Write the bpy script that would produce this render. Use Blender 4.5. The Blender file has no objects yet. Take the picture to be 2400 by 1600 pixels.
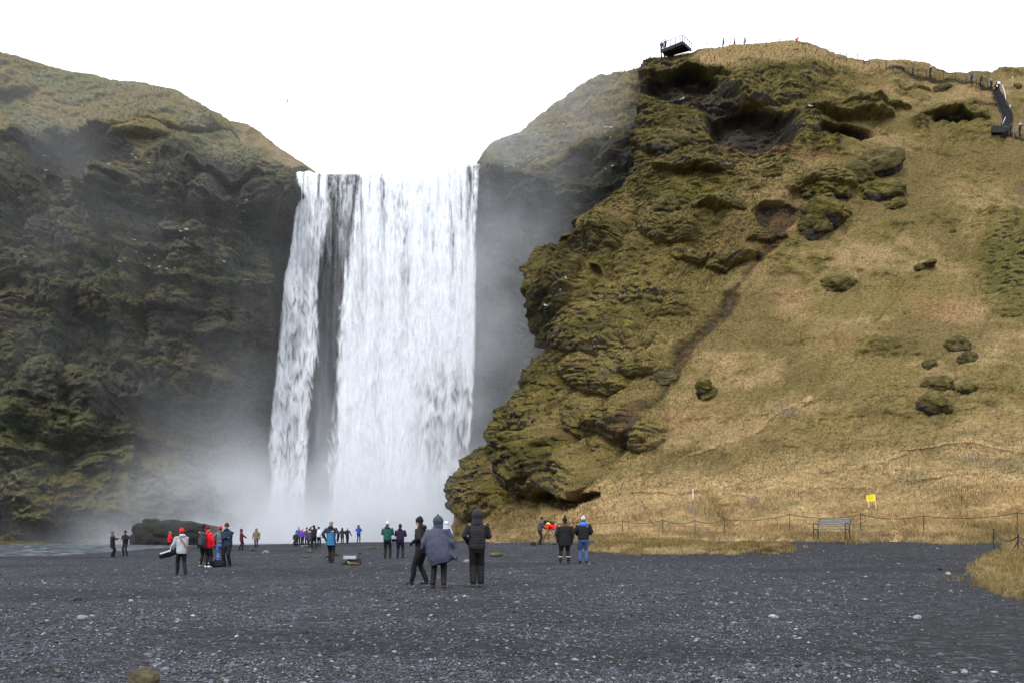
import bpy, bmesh, math, random
import numpy as np
from mathutils import Vector, Matrix
random.seed(7)
RS = np.random.RandomState(11)
SC = bpy.context.scene
COL = SC.collection
DIM = 0.74
F, HY, HX, EYE = 2000.0, 1240.0, 1200.0, 1.3      # photograph focal length (px), horizon row, centre column, camera height (m)

def W(px, py, Y):
    "photo pixel at distance Y -> world point"
    return np.stack([(np.asarray(px, float)-HX)/F*Y, np.asarray(Y, float)+0*np.asarray(px, float), EYE+(HY-np.asarray(py, float))/F*Y], -1)

# ---------------------------------------------------------------- noise
_N = 64
_LAT = RS.uniform(-1, 1, _N**3).astype(np.float32)
_ROT = np.array([[0.36, 0.48, -0.8], [-0.8, 0.6, 0.0], [0.48, 0.64, 0.6]], np.float32)
def vn(P, s, off=0.0):
    "smooth value noise; s = scale(s) in 1/m"
    q = (P*np.asarray(s, np.float32)).astype(np.float32)
    q = q @ _ROT.T + np.float32(off*7.31+100.0)
    i = np.floor(q).astype(np.int32); f = q-i; f = f*f*f*(f*(f*6-15)+10)
    m = _N-1
    x0 = (i[..., 0] & m)*_N*_N; x1 = ((i[..., 0]+1) & m)*_N*_N
    y0 = (i[..., 1] & m)*_N; y1 = ((i[..., 1]+1) & m)*_N
    z0 = i[..., 2] & m; z1 = (i[..., 2]+1) & m
    fx, fy, fz = f[..., 0], f[..., 1], f[..., 2]
    def l(a, b, t): return a+(b-a)*t
    c0 = l(l(_LAT[x0+y0+z0], _LAT[x1+y0+z0], fx), l(_LAT[x0+y1+z0], _LAT[x1+y1+z0], fx), fy)
    c1 = l(l(_LAT[x0+y0+z1], _LAT[x1+y0+z1], fx), l(_LAT[x0+y1+z1], _LAT[x1+y1+z1], fx), fy)
    return l(c0, c1, fz)
def fbm(P, s, o=4, off=0.0, g=0.5):
    a, t, r = 1.0, 0.0, 0
    s = np.asarray(s, np.float32)
    for k in range(o):
        r = r+a*vn(P, s, off+k*3.7); t += a; a *= g; s = s*2.03
    return r/t
def billow(P, s, o=2, off=0.0):
    "rounded cushions with creases between, 0..1"
    a, t, r = 1.0, 0.0, 0
    s = np.asarray(s, np.float32)
    for k in range(o):
        r = r+a*np.sqrt(np.abs(vn(P, s, off+k*5.1))); t += a; a *= 0.5; s = s*2.1
    return r/t
def worley(P, s, off=0.0, asym=1.0, jit=0.8):
    "rounded lumps, 1 at a lump's heart, 0 at the creases; asym > 1 makes undersides steep"
    q = (P/np.asarray(s, np.float32)).astype(np.float32)+np.float32(off*3.3+200)
    b = np.floor(q-0.5).astype(np.int32); m = _N-1
    best = np.full(q.shape[:-1], 9.0, np.float32)
    for k in range(8):
        c = b+np.array([k & 1, (k >> 1) & 1, k >> 2], np.int32)
        h = (c[..., 0] & m)*_N*_N+(c[..., 1] & m)*_N+(c[..., 2] & m)
        dx = q[..., 0]-c[..., 0]-0.5-0.5*jit*_LAT[h]; dy = q[..., 1]-c[..., 1]-0.5-0.5*jit*_LAT[(h*7+13) % _N**3]
        dz = q[..., 2]-c[..., 2]-0.5-0.5*jit*_LAT[(h*13+71) % _N**3]
        if asym != 1.0: dz = np.where(dz < 0, dz*asym, dz/asym**0.5)
        best = np.minimum(best, dx*dx+dy*dy+dz*dz)
    return np.clip(1-best*1.5, 0, 1)
def sstep(a, b, x):
    t = np.clip((x-a)/(b-a), 0, 1); return t*t*(3-2*t)
def lerp(a, b, t): return a+(b-a)*t
def interp2(pts, x):
    p = np.array(pts, float); return np.interp(x, p[:, 0], p[:, 1])
def rbf(pts, qx, qy, sx=1.0, lam=1.0):
    "thin plate spline through (x, y, value)"
    p = np.array(pts, float); x = p[:, :2]*[1, sx]/100.0; v = p[:, 2]; n = len(p)
    def U(r2): return r2*np.log(r2+1e-9)
    K = U(((x[:, None]-x[None])**2).sum(-1))+lam*0.01*np.eye(n)
    Q = np.c_[np.ones(n), x]
    A = np.block([[K, Q], [Q.T, np.zeros((3, 3))]])
    w = np.linalg.solve(A, np.r_[v, 0, 0, 0])
    qx = np.asarray(qx, float)/100; qy = np.asarray(qy, float)*sx/100
    out = w[n]+w[n+1]*qx+w[n+2]*qy
    for k in range(n):
        out = out+w[k]*U((qx-x[k, 0])**2+(qy-x[k, 1])**2)
    return out

# ---------------------------------------------------------------- objects and tags
def tag(o, label=None, cat=None, group=None, kind=None):
    if label: o['label'] = label
    if cat: o['category'] = cat
    if group: o['group'] = group
    if kind: o['kind'] = kind
    return o
def link(name, me, mat=None, parent=None):
    o = bpy.data.objects.new(name, me); COL.objects.link(o)
    if mat is not None and me is not None and not me.materials: me.materials.append(mat)
    if parent is not None: o.parent = parent
    return o
def empty(name, loc=(0, 0, 0), rz=0.0):
    o = bpy.data.objects.new(name, None); COL.objects.link(o)
    o.location = loc; o.rotation_euler = (0, 0, rz); o.empty_display_size = 0.2
    return o
def mesh_np(name, V, Fq, cols=None, smooth=True):
    "mesh from numpy vertices and faces (quads or triangles)"
    V = np.ascontiguousarray(V, np.float32).reshape(-1, 3); Fq = np.ascontiguousarray(Fq, np.int32)
    k = Fq.shape[1]; n = len(Fq)
    me = bpy.data.meshes.new(name)
    me.vertices.add(len(V)); me.vertices.foreach_set('co', V.ravel())
    me.loops.add(n*k); me.loops.foreach_set('vertex_index', Fq.ravel())
    me.polygons.add(n); me.polygons.foreach_set('loop_start', np.arange(0, n*k, k, dtype=np.int32))
    if smooth: me.polygons.foreach_set('use_smooth', np.ones(n, bool))
    if cols is not None:
        a = me.color_attributes.new('albedo', 'FLOAT_COLOR', 'POINT')
        c = np.ones((len(V), 4), np.float32); c[:, :3] = cols.reshape(-1, 3)
        a.data.foreach_set('color', c.ravel())
    me.update(calc_edges=True); me.validate()
    return me
def grid_faces(nv, nu):
    i = np.arange(nv*nu).reshape(nv, nu)
    return np.stack([i[:-1, :-1], i[:-1, 1:], i[1:, 1:], i[1:, :-1]], -1).reshape(-1, 4)
def grid_normals(P):
    du = np.gradient(P, axis=1); dv = np.gradient(P, axis=0)
    n = np.cross(du, dv); n /= np.linalg.norm(n, axis=-1, keepdims=True)+1e-9
    return n

class MB:
    "collects primitives, links them as one mesh"
    def __init__(s): s.bm = bmesh.new()
    def box(s, c, size, rot=None, bev=0.0):
        r = bmesh.ops.create_cube(s.bm, size=1.0)['verts']
        M = Matrix.Translation(Vector(c)) @ (rot.to_4x4() if rot is not None else Matrix()) @ Matrix.Diagonal((*size, 1))
        bmesh.ops.transform(s.bm, matrix=M, verts=r)
        if bev:
            es = list({e for v in r for e in v.link_edges})
            bmesh.ops.bevel(s.bm, geom=es, offset=bev, segments=2, affect='EDGES', profile=0.5)
        return s
    def bar(s, a, b, r, r2=None, seg=8, cap=True):
        a = Vector(a); b = Vector(b); d = b-a
        if d.length < 1e-6: return s
        v = bmesh.ops.create_cone(s.bm, cap_ends=cap, segments=seg, radius1=r, radius2=r if r2 is None else r2, depth=d.length)['verts']
        M = Matrix.Translation((a+b)/2) @ d.to_track_quat('Z', 'Y').to_matrix().to_4x4()
        bmesh.ops.transform(s.bm, matrix=M, verts=v); return s
    def plank(s, a, b, w, t, up=(0, 0, 1)):
        a = Vector(a); b = Vector(b); d = b-a; x = d.normalized(); u = Vector(up)
        y = u.cross(x).normalized(); z = x.cross(y)
        R = Matrix((x, y, z)).transposed()
        return s.box((a+b)/2, (d.length, w, t), R)
    def ball(s, c, r, sub=2, rot=None):
        v = bmesh.ops.create_icosphere(s.bm, subdivisions=sub, radius=1.0)['verts']
        sz = (r, r, r) if not hasattr(r, '__len__') else r
        M = Matrix.Translation(Vector(c)) @ (rot.to_4x4() if rot is not None else Matrix()) @ Matrix.Diagonal((*sz, 1))
        bmesh.ops.transform(s.bm, matrix=M, verts=v); return s
    def path(s, pts, r, seg=6):
        for a, b in zip(pts[:-1], pts[1:]): s.bar(a, b, r, seg=seg)
        return s
    def mesh(s, name, smooth=False):
        me = bpy.data.meshes.new(name); s.bm.to_mesh(me); s.bm.free()
        if smooth:
            me.polygons.foreach_set('use_smooth', np.ones(len(me.polygons), bool))
        return me
    def build(s, name, mat, parent=None, smooth=False):
        return link(name, s.mesh(name, smooth), mat, parent)

# ---------------------------------------------------------------- materials
def nt(m):
    m.use_nodes = True; t = m.node_tree; t.nodes.clear(); return t
def mat_plain(name, col, rough=0.8, var=0.25, scale=8.0, bump=0.0, metal=0.0, spec=0.3):
    m = bpy.data.materials.new(name); t = nt(m); N, L = t.nodes, t.links
    o = N.new('ShaderNodeOutputMaterial'); b = N.new('ShaderNodeBsdfPrincipled')
    L.new(b.outputs[0], o.inputs[0]); b.inputs['Roughness'].default_value = rough
    b.inputs['Metallic'].default_value = metal; b.inputs['Specular IOR Level'].default_value = spec
    tc = N.new('ShaderNodeTexCoord'); n = N.new('ShaderNodeTexNoise'); n.inputs['Scale'].default_value = scale; n.inputs['Detail'].default_value = 4
    L.new(tc.outputs['Object'], n.inputs['Vector'])
    r = N.new('ShaderNodeMapRange'); r.inputs['To Min'].default_value = 1-var; r.inputs['To Max'].default_value = 1+var
    r.inputs['From Min'].default_value = 0.25; r.inputs['From Max'].default_value = 0.75
    L.new(n.outputs[0], r.inputs[0])
    mx = N.new('ShaderNodeVectorMath'); mx.operation = 'SCALE'; mx.inputs[0].default_value = col[:3]
    L.new(r.outputs[0], mx.inputs['Scale']); L.new(mx.outputs[0], b.inputs['Base Color'])
    if bump:
        bp = N.new('ShaderNodeBump'); bp.inputs['Strength'].default_value = bump; bp.inputs['Distance'].default_value = 0.02
        L.new(n.outputs[0], bp.inputs['Height']); L.new(bp.outputs[0], b.inputs['Normal'])
    return m
def mat_attr(name, s1=3.0, s2=14.0, var=0.35, rough=0.95, bump=0.15, spec=0.15, stretch=(1, 1, 1)):
    "reads the albedo painted per vertex by kind of cover, breaks it up with two noises"
    m = bpy.data.materials.new(name); t = nt(m); N, L = t.nodes, t.links
    o = N.new('ShaderNodeOutputMaterial'); b = N.new('ShaderNodeBsdfPrincipled'); L.new(b.outputs[0], o.inputs[0])
    b.inputs['Roughness'].default_value = rough; b.inputs['Specular IOR Level'].default_value = spec
    at = N.new('ShaderNodeAttribute'); at.attribute_name = 'albedo'
    g = N.new('ShaderNodeNewGeometry'); mp = N.new('ShaderNodeMapping'); mp.inputs['Scale'].default_value = stretch
    L.new(g.outputs['Position'], mp.inputs[0])
    n1 = N.new('ShaderNodeTexNoise'); n1.inputs['Scale'].default_value = s1; n1.inputs['Detail'].default_value = 3
    n2 = N.new('ShaderNodeTexNoise'); n2.inputs['Scale'].default_value = s2; n2.inputs['Detail'].default_value = 3
    for n in (n1, n2): L.new(mp.outputs[0], n.inputs['Vector'])
    ad = N.new('ShaderNodeMath'); ad.operation = 'ADD'; L.new(n1.outputs[0], ad.inputs[0]); L.new(n2.outputs[0], ad.inputs[1])
    r = N.new('ShaderNodeMapRange'); r.inputs['From Min'].default_value = 0.7; r.inputs['From Max'].default_value = 1.3
    r.inputs['To Min'].default_value = DIM*(1-var); r.inputs['To Max'].default_value = DIM*(1+var)
    L.new(ad.outputs[0], r.inputs[0])
    mx = N.new('ShaderNodeVectorMath'); mx.operation = 'SCALE'; L.new(at.outputs["Color"], mx.inputs[0]); L.new(r.outputs[0], mx.inputs["Scale"])
    L.new(mx.outputs[0], b.inputs['Base Color'])
    if bump:
        bp = N.new('ShaderNodeBump'); bp.inputs['Strength'].default_value = 1.0; bp.inputs['Distance'].default_value = bump
        L.new(ad.outputs[0], bp.inputs['Height']); L.new(bp.outputs[0], b.inputs['Normal'])
    return m
# ================================================================ ground
GPT = [(0,6,0),(-6,8,0),(6,8,0),(-10,14,-.05),(10,14,0),(0,16,0),(-12,22,-.2),(14,24,.05),(20,35,.26),(23,44,.72),(15.4,44,.7),(10.3,48,.62),
       (5.7,57,.45),(1.9,53,.35),(2.7,32,.04),(-5.9,41,-.05),(-16,91,.03),(-26,54,-.45),(-12.4,33,-.33),(-7.6,36,-.09),(0,24,0),(-3,70,.1),
       (-8,100,.0),(30,50,.8),(30,30,.5),(30,15,.1),(-20,30,-.5),(-40,50,-.5),(-30,20,-.2),(-22,70,-.36),(-19.5,78,-.14),(-18,80,-.12),(-14,86,-.08),(-30,84,-.4),(-27,70,-.42),(12,60,.9),(0,110,.1),(50,60,1.2)]
def ground_z(x, y):
    x = np.asarray(x, float); y = np.asarray(y, float)
    num = 0; den = 1e-6
    for a, b, c in GPT:
        s = 2.2+0.065*b
        w = np.exp(-((x-a)**2+(y-b)**2)/(2*s*s)); num = num+w*c; den = den+w
    z = num/den
    return z
def river_mask(x, y):
    "1 inside the shallow stream bed on the left"
    # stream runs from the pool (x -22, y 100) to the lower left
    c = interp2([(20, -50), (54, -50), (84, -52), (95, -40), (130, -18)], y)
    hw = interp2([(20, 0.5), (53, 0.5), (58, 20), (84, 21), (93, 30), (130, 42)], y)
    w = fbm(np.stack([x, y, 0*x], -1), 0.12, 3, 55)
    return sstep(1.02, 0.90, np.abs(x-c)/hw+0.10*w)
def ground_full(x, y, fine=True):
    z = ground_z(x, y)
    P = np.stack([x, y, 0*x], -1)
    z = z + 0.035*fbm(P, 0.22, 3, 5)*sstep(4, 14, y)
    if fine: z = z+0.012*fbm(P, 2.6, 3, 9)
    r = river_mask(x, y)
    z = np.maximum(z, -0.47)
    z = lerp(z, np.minimum(z, -0.62)-0.25*r, r)
    return z
def gz(x, y): return float(ground_full(np.array([float(x)]), np.array([float(y)]), False)[0])
def drop(px, py):
    "where the ray of a photo pixel meets the ground"
    Y = np.linspace(4, 140, 4000); X = (px-HX)/F*Y; Z = EYE+(HY-py)/F*Y
    d = Z-ground_full(X, Y, False); k = np.argmax(d < 0)
    if d[k] >= 0: k = len(Y)-1
    return float(X[k]), float(Y[k]), float(ground_full(X[k:k+1], Y[k:k+1], False)[0])

def build_ground():
    nu, nv = 760, 620
    t = np.linspace(0, 1, nv); Y = 3.0+ (160-3.0)*(np.exp(3.4*t)-1)/(math.exp(3.4)-1)
    a = np.linspace(-1, 1, nu); a = 0.95*a+0.75*a**5
    X = a[None, :]*Y[:, None]; Yg = np.repeat(Y[:, None], nu, 1)
    Z = ground_full(X, Yg)
    P = np.stack([X, Yg, Z], -1)
    q = P*[1, 1, 0]
    # cover: bluish black volcanic gravel, darker sand streaks
    band = fbm(q, (0.10, 0.22, 1), 3, 2); sand = sstep(0.05, 0.35, band)
    wet = sstep(0.15, 0.5, fbm(q, (0.05, 0.16, 1), 3, 33))
    c = np.array([0.037, 0.041, 0.051])[None, None]*(1-0.38*sand[..., None])*(1-0.22*wet[..., None])
    c = c*(1+0.35*fbm(q, 1.2, 3, 4)[..., None])
    path = sstep(3, 9, X-0.02*Yg)*sstep(14, 9, np.abs(X-0.15*Yg-9+0.0*Yg))
    smooth = np.clip(sstep(0.30, 0.46, X/Yg)*sstep(30, 12, Yg)+sstep(0.02, 0.10, X/Yg)*sstep(29, 35, Yg), 0, 1)
    c = lerp(c, c*0.80, path[..., None]*0.7); c = lerp(c, np.array([0.027, 0.029, 0.034]), 0.85*smooth[..., None])
    me = mesh_np('ground', P, grid_faces(nv, nu), c)
    # outer skirt so the sheet reaches the horizon
    m = mat_attr('gravel', 16, 55, 0.45, 0.9, 0.03, 0.25)
    t = m.node_tree; N, L = t.nodes, t.links      # pebbles: each cell its own tone
    b = [n for n in N if n.type == 'BSDF_PRINCIPLED'][0]; g = [n for n in N if n.type == 'NEW_GEOMETRY'][0]; src = b.inputs['Base Color'].links[0].from_socket
    def cells(sc, lo, hi, pw):
        mp = N.new('ShaderNodeMapping'); mp.inputs['Scale'].default_value = (0.75, 1.0, 1.0); L.new(g.outputs['Position'], mp.inputs[0])
        v = N.new('ShaderNodeTexVoronoi'); v.inputs['Scale'].default_value = sc; L.new(mp.outputs[0], v.inputs['Vector'])
        s_ = N.new('ShaderNodeSeparateColor'); L.new(v.outputs['Color'], s_.inputs[0])
        p_ = N.new('ShaderNodeMath'); p_.operation = 'POWER'; p_.inputs[1].default_value = pw; L.new(s_.outputs[0], p_.inputs[0])
        r_ = N.new('ShaderNodeMapRange'); r_.inputs['To Min'].default_value = lo; r_.inputs['To Max'].default_value = hi; L.new(p_.outputs[0], r_.inputs[0]); return r_.outputs[0], v
    c1, v1 = cells(17.0, 0.62, 2.5, 3.0); c2, v2 = cells(7.0, 0.78, 2.0, 5.0)
    mu = N.new('ShaderNodeMath'); mu.operation = 'MULTIPLY'; L.new(c1, mu.inputs[0]); L.new(c2, mu.inputs[1])
    sc_ = N.new('ShaderNodeVectorMath'); sc_.operation = 'SCALE'; L.new(src, sc_.inputs[0]); L.new(mu.outputs[0], sc_.inputs['Scale']); L.new(sc_.outputs[0], b.inputs['Base Color'])
    bp = N.new('ShaderNodeBump'); bp.invert = True; bp.inputs['Distance'].default_value = 0.05; bp.inputs['Strength'].default_value = 0.9; L.new(v1.outputs['Distance'], bp.inputs['Height'])
    if b.inputs['Normal'].links: L.new(b.inputs['Normal'].links[0].from_socket, bp.inputs['Normal'])
    L.new(bp.outputs[0], b.inputs['Normal'])
    link('ground', me, m)['kind'] = 'structure'
    far = mesh_np('far_ground', np.array([[-3000, -300, -1.6], [3000, -300, -1.6], [3000, 6000, -1.6], [-3000, 6000, -1.6]]), np.array([[0, 1, 2, 3]]), np.tile([0.037, 0.041, 0.051], (4, 1)))
    link('ground_plain', far, m)['kind'] = 'structure'
    return P

# ================================================================ water of the stream
def build_stream():
    nu, nv = 260, 420
    t = np.linspace(0, 1, nv); Y = 20+(138-20)*t**1.4
    u = np.linspace(0, 1, nu)
    X = -75+(75-20)*u[None, :]+np.zeros((nv, 1))+ sstep(80, 130, Y)[:, None]*u[None, :]*34
    Yg = np.repeat(Y[:, None], nu, 1)
    P = np.stack([X, Yg, np.full_like(X, -0.52)], -1)
    P[..., 2] += 0.035*billow(P, (0.9, 0.5, 1), 3, 3)
    m = bpy.data.materials.new('stream_water'); tt = nt(m); N, L = tt.nodes, tt.links
    o = N.new('ShaderNodeOutputMaterial'); b = N.new('ShaderNodeBsdfPrincipled'); L.new(b.outputs[0], o.inputs[0])
    g = N.new('ShaderNodeNewGeometry'); mp = N.new('ShaderNodeMapping'); mp.inputs['Scale'].default_value = (0.5, 0.25, 1)
    L.new(g.outputs['Position'], mp.inputs[0])
    n = N.new('ShaderNodeTexNoise'); n.inputs['Scale'].default_value = 2.2; n.inputs['Detail'].default_value = 7; n.inputs['Roughness'].default_value = 0.65
    L.new(mp.outputs[0], n.inputs['Vector'])
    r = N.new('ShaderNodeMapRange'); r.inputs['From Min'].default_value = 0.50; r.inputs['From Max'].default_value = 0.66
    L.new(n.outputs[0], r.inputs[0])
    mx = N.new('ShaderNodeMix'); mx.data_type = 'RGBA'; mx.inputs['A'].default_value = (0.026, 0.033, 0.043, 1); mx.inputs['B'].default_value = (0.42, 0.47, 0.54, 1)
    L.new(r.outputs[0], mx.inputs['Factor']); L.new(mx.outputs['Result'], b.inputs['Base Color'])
    b.inputs['Roughness'].default_value = 0.28
    bp = N.new('ShaderNodeBump'); bp.inputs['Distance'].default_value = 0.35; L.new(n.outputs[0], bp.inputs['Height']); L.new(bp.outputs[0], b.inputs['Normal'])
    link('river_water', mesh_np('river_water', P, grid_faces(nv, nu)), m)['kind'] = 'structure'

# ================================================================ palette (real albedos)
MOSS = np.array([0.090, 0.074, 0.017]); MOSSD = np.array([0.042, 0.037, 0.012]); OLIVE = np.array([0.190, 0.148, 0.054])
STRAW = np.array([0.41, 0.290, 0.140]); RUST = np.array([0.27, 0.155, 0.075]); ROCK = np.array([0.060, 0.055, 0.052]); ROCKG = np.array([0.135, 0.128, 0.125])
SOIL = np.array([0.055, 0.042, 0.032]); GREYG = np.array([0.13, 0.13, 0.065]); WETR = np.array([0.026, 0.024, 0.023]); LIME = np.array([0.085, 0.14, 0.035])

def ledges(P, s, off, warp=0.5, under=0.22):
    "outward profile of stacked cushions or strata: quick underside, long sloping top"
    t = P[..., 2]/s + warp*2.6*fbm(P, (0.22/s**0.5, 0.22/s**0.5, 0.12), 4, off)+0.04*P[..., 0]/s
    k = np.floor(t); f = t-k
    amp = sstep(-0.25, 0.65, vn(np.stack([P[..., 0]*0.16/s**0.5, P[..., 1]*0.16/s**0.5, k*3.1], -1), 1.0, off+2)+0.25*vn(P, 0.9/s, off+6))*1.25
    pr = np.where(f < under, sstep(0, under, f), 1-sstep(under, 1.15, f)*1.0)
    return pr*amp
def blob(px, py, cx, cy, rx, ry, under=2.2, wob=None):
    dx = (px-cx)/rx; dy = (py-cy)/ry
    dy = np.where(dy > 0, dy*under, dy)
    r = np.sqrt(dx*dx+dy*dy)
    if wob is not None: r = r*(1+0.45*wob)
    return np.clip(1-r*r, 0, 1)

SHEETS = {}
def screen(P): return HX+P[..., 0]/P[..., 1]*F, HY-(P[..., 2]-EYE)/P[..., 1]*F
def pick(name, px, py, k=0):
    "point of a sheet that shows at a photo pixel"
    P, sx, sy = SHEETS[name]
    d = (sx-px)**2+(sy-py)**2
    m = d < max(9.0, d.min()*1.5+1)
    i = np.argmin(np.where(m, P[..., 1], 1e9))
    return P.reshape(-1, 3)[i]

# ================================================================ right hillside
C_LEFT = [(1050,1262),(1057,1233),(1079,1176),(1097,1114),(1095,1079),(1114,1048),(1147,1042),(1152,1004),(1176,956),(1224,908),(1251,872),(1286,826),
          (1268,798),(1246,776),(1238,749),(1231,692),(1233,639),(1246,617),(1273,589),(1352,562),(1359,517),(1407,479),(1469,445),(1492,400),(1488,330),(1500,250),(1498,180),(1505,152)]
C_TOP = [(1505,152),(1521,136),(1562,133),(1600,122),(1633,112),(1698,110),(1746,108),(1795,105),(1859,104),(1891,107),(1930,118),(1972,133),(2025,139),(2081,141),(2164,148),(2217,160),(2264,170),(2330,171),(2350,168),(2363,163),(2400,162),(2500,150),(2800,120)]
C_DEP = [(1050,1262,104),(1095,1100,108),(1160,960,110),(1290,820,115),(1235,690,113),(1270,590,117),(1400,480,121),(1490,330,128),(1505,160,136),
         (1160,1262,88),(1180,1150,97),(1300,1264,68),(1300,1180,82),(1330,1000,92),(1360,820,103),(1400,650,111),
         (1500,1266,54),(1500,1200,66),(1500,1100,74),(1520,950,84),(1540,780,96),(1560,600,107),(1560,420,117),(1600,250,129),(1600,150,137),
         (1700,1268,48),(1700,1250,56),(1700,1190,62),(1700,1100,70),(1700,1000,77),(1700,800,92),(1700,600,105),(1720,400,116),(1730,250,128),(1740,108,140),
         (2000,1266,45),(2000,1250,50),(2000,1190,56),(2000,1000,71),(2000,800,86),(2000,600,101),(2000,420,113),(2000,300,121),(2000,150,138),
         (2400,1266,44),(2400,1250,46),(2400,1190,50),(2400,1000,65),(2400,800,80),(2400,600,96),(2400,400,112),(2400,250,126),(2400,165,140),(2700,1200,46),(2700,700,84),(2700,300,118),(2700,130,142)]
# lumps pushed out of the slope: centre, radii (px), metres, how sharp the underside is
C_LUMPS = [(1600,172,115,26,3.0,3),(1560,345,70,28,2.2,2.2),(1625,405,85,40,3.2,2.4),(1690,488,75,22,2.4,3),(1560,545,65,55,2.6,1.8),
           (1400,560,70,62,3.0,1.6),(1710,618,60,30,2.5,2.6),(1730,235,85,40,2.6,2),(1990,272,105,30,4.0,3.4),(2015,250,80,22,1.8,2.6),(1870,205,55,40,1.8,1.5),
           (2244,272,85,26,2.8,3),(1945,440,66,28,3.0,3),(1935,492,56,34,3.0,2.4),(1915,530,45,38,2.4,2),(1880,440,40,20,1.5,2),
           (1651,908,24,26,1.3,1.6),(1484,985,85,75,3.4,1.5),(1304,1105,95,95,5.0,1.5),(1250,1000,50,90,2.0,1.2),(1290,680,60,90,2.6,1.3),
           (1620,600,60,25,1.6,2.4),(1480,690,120,40,1.6,1.5),(1420,780,120,70,2.2,1.2),(1900,300,60,40,1.4,1.6),(2080,250,60,16,1.4,3),
           (2140,205,45,12,0.9,3),(2300,240,60,14,0.9,3),(1800,410,30,14,1.2,2.4),(1570,730,60,30,1.2,1.6),(1120,1150,60,90,2.4,1.3),(2370,620,90,120,1.2,1.0),
           (1400,880,70,55,2.6,1.6),(1500,850,60,35,1.8,2.0),(1380,980,45,60,2.0,1.4),(1790,560,50,30,1.8,2.4),(2165,625,20,12,1.2,2)]
C_HOLES = [(1590,215,105,42,3.4),(1765,312,120,62,6.0),(1988,316,74,20,3.8),(1400,640,14,10,1.0),(1830,505,60,40,2.0),(1690,250,60,40,2),(1350,1180,80,24,2.0),(2250,285,60,14,2.0)]
GULLY = [(1880,470),(1830,520),(1790,590),(1745,655),(1700,730),(1640,785),(1590,840),(1560,890),(1530,930),(1440,1040),(1400,1100)]
TRAILS = [[(1900,1168),(2037,1156),(2175,1137),(2331,1114),(2480,1100)],[(2118,1077),(2210,1062),(2312,1053),(2400,1064),(2480,1060)],[(1885,1134),(2044,1110),(2121,1087)],[(1380,1190),(1480,1178),(1640,1182),(1760,1190)],
          [(1640,372),(1760,371),(1880,380),(1985,372)],[(2160,388),(2240,398),(2400,413),(2480,418)],[(1700,1230),(1900,1222),(2080,1228)],[(1290,1236),(1420,1222),(1540,1228)],[(2150,1180),(2260,1165),(2420,1172)],[(1480,1120),(1620,1060),(1760,1010),(1900,940)]]
def polyline_dist(px, py, pts):
    d = np.full(px.shape, 1e9)
    for (x0, y0), (x1, y1) in zip(pts[:-1], pts[1:]):
        L2 = (x1-x0)**2+(y1-y0)**2
        t = np.clip(((px-x0)*(x1-x0)+(py-y0)*(y1-y0))/L2, 0, 1)
        d = np.minimum(d, np.hypot(px-x0-t*(x1-x0), py-y0-t*(y1-y0)))
    return d

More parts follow.
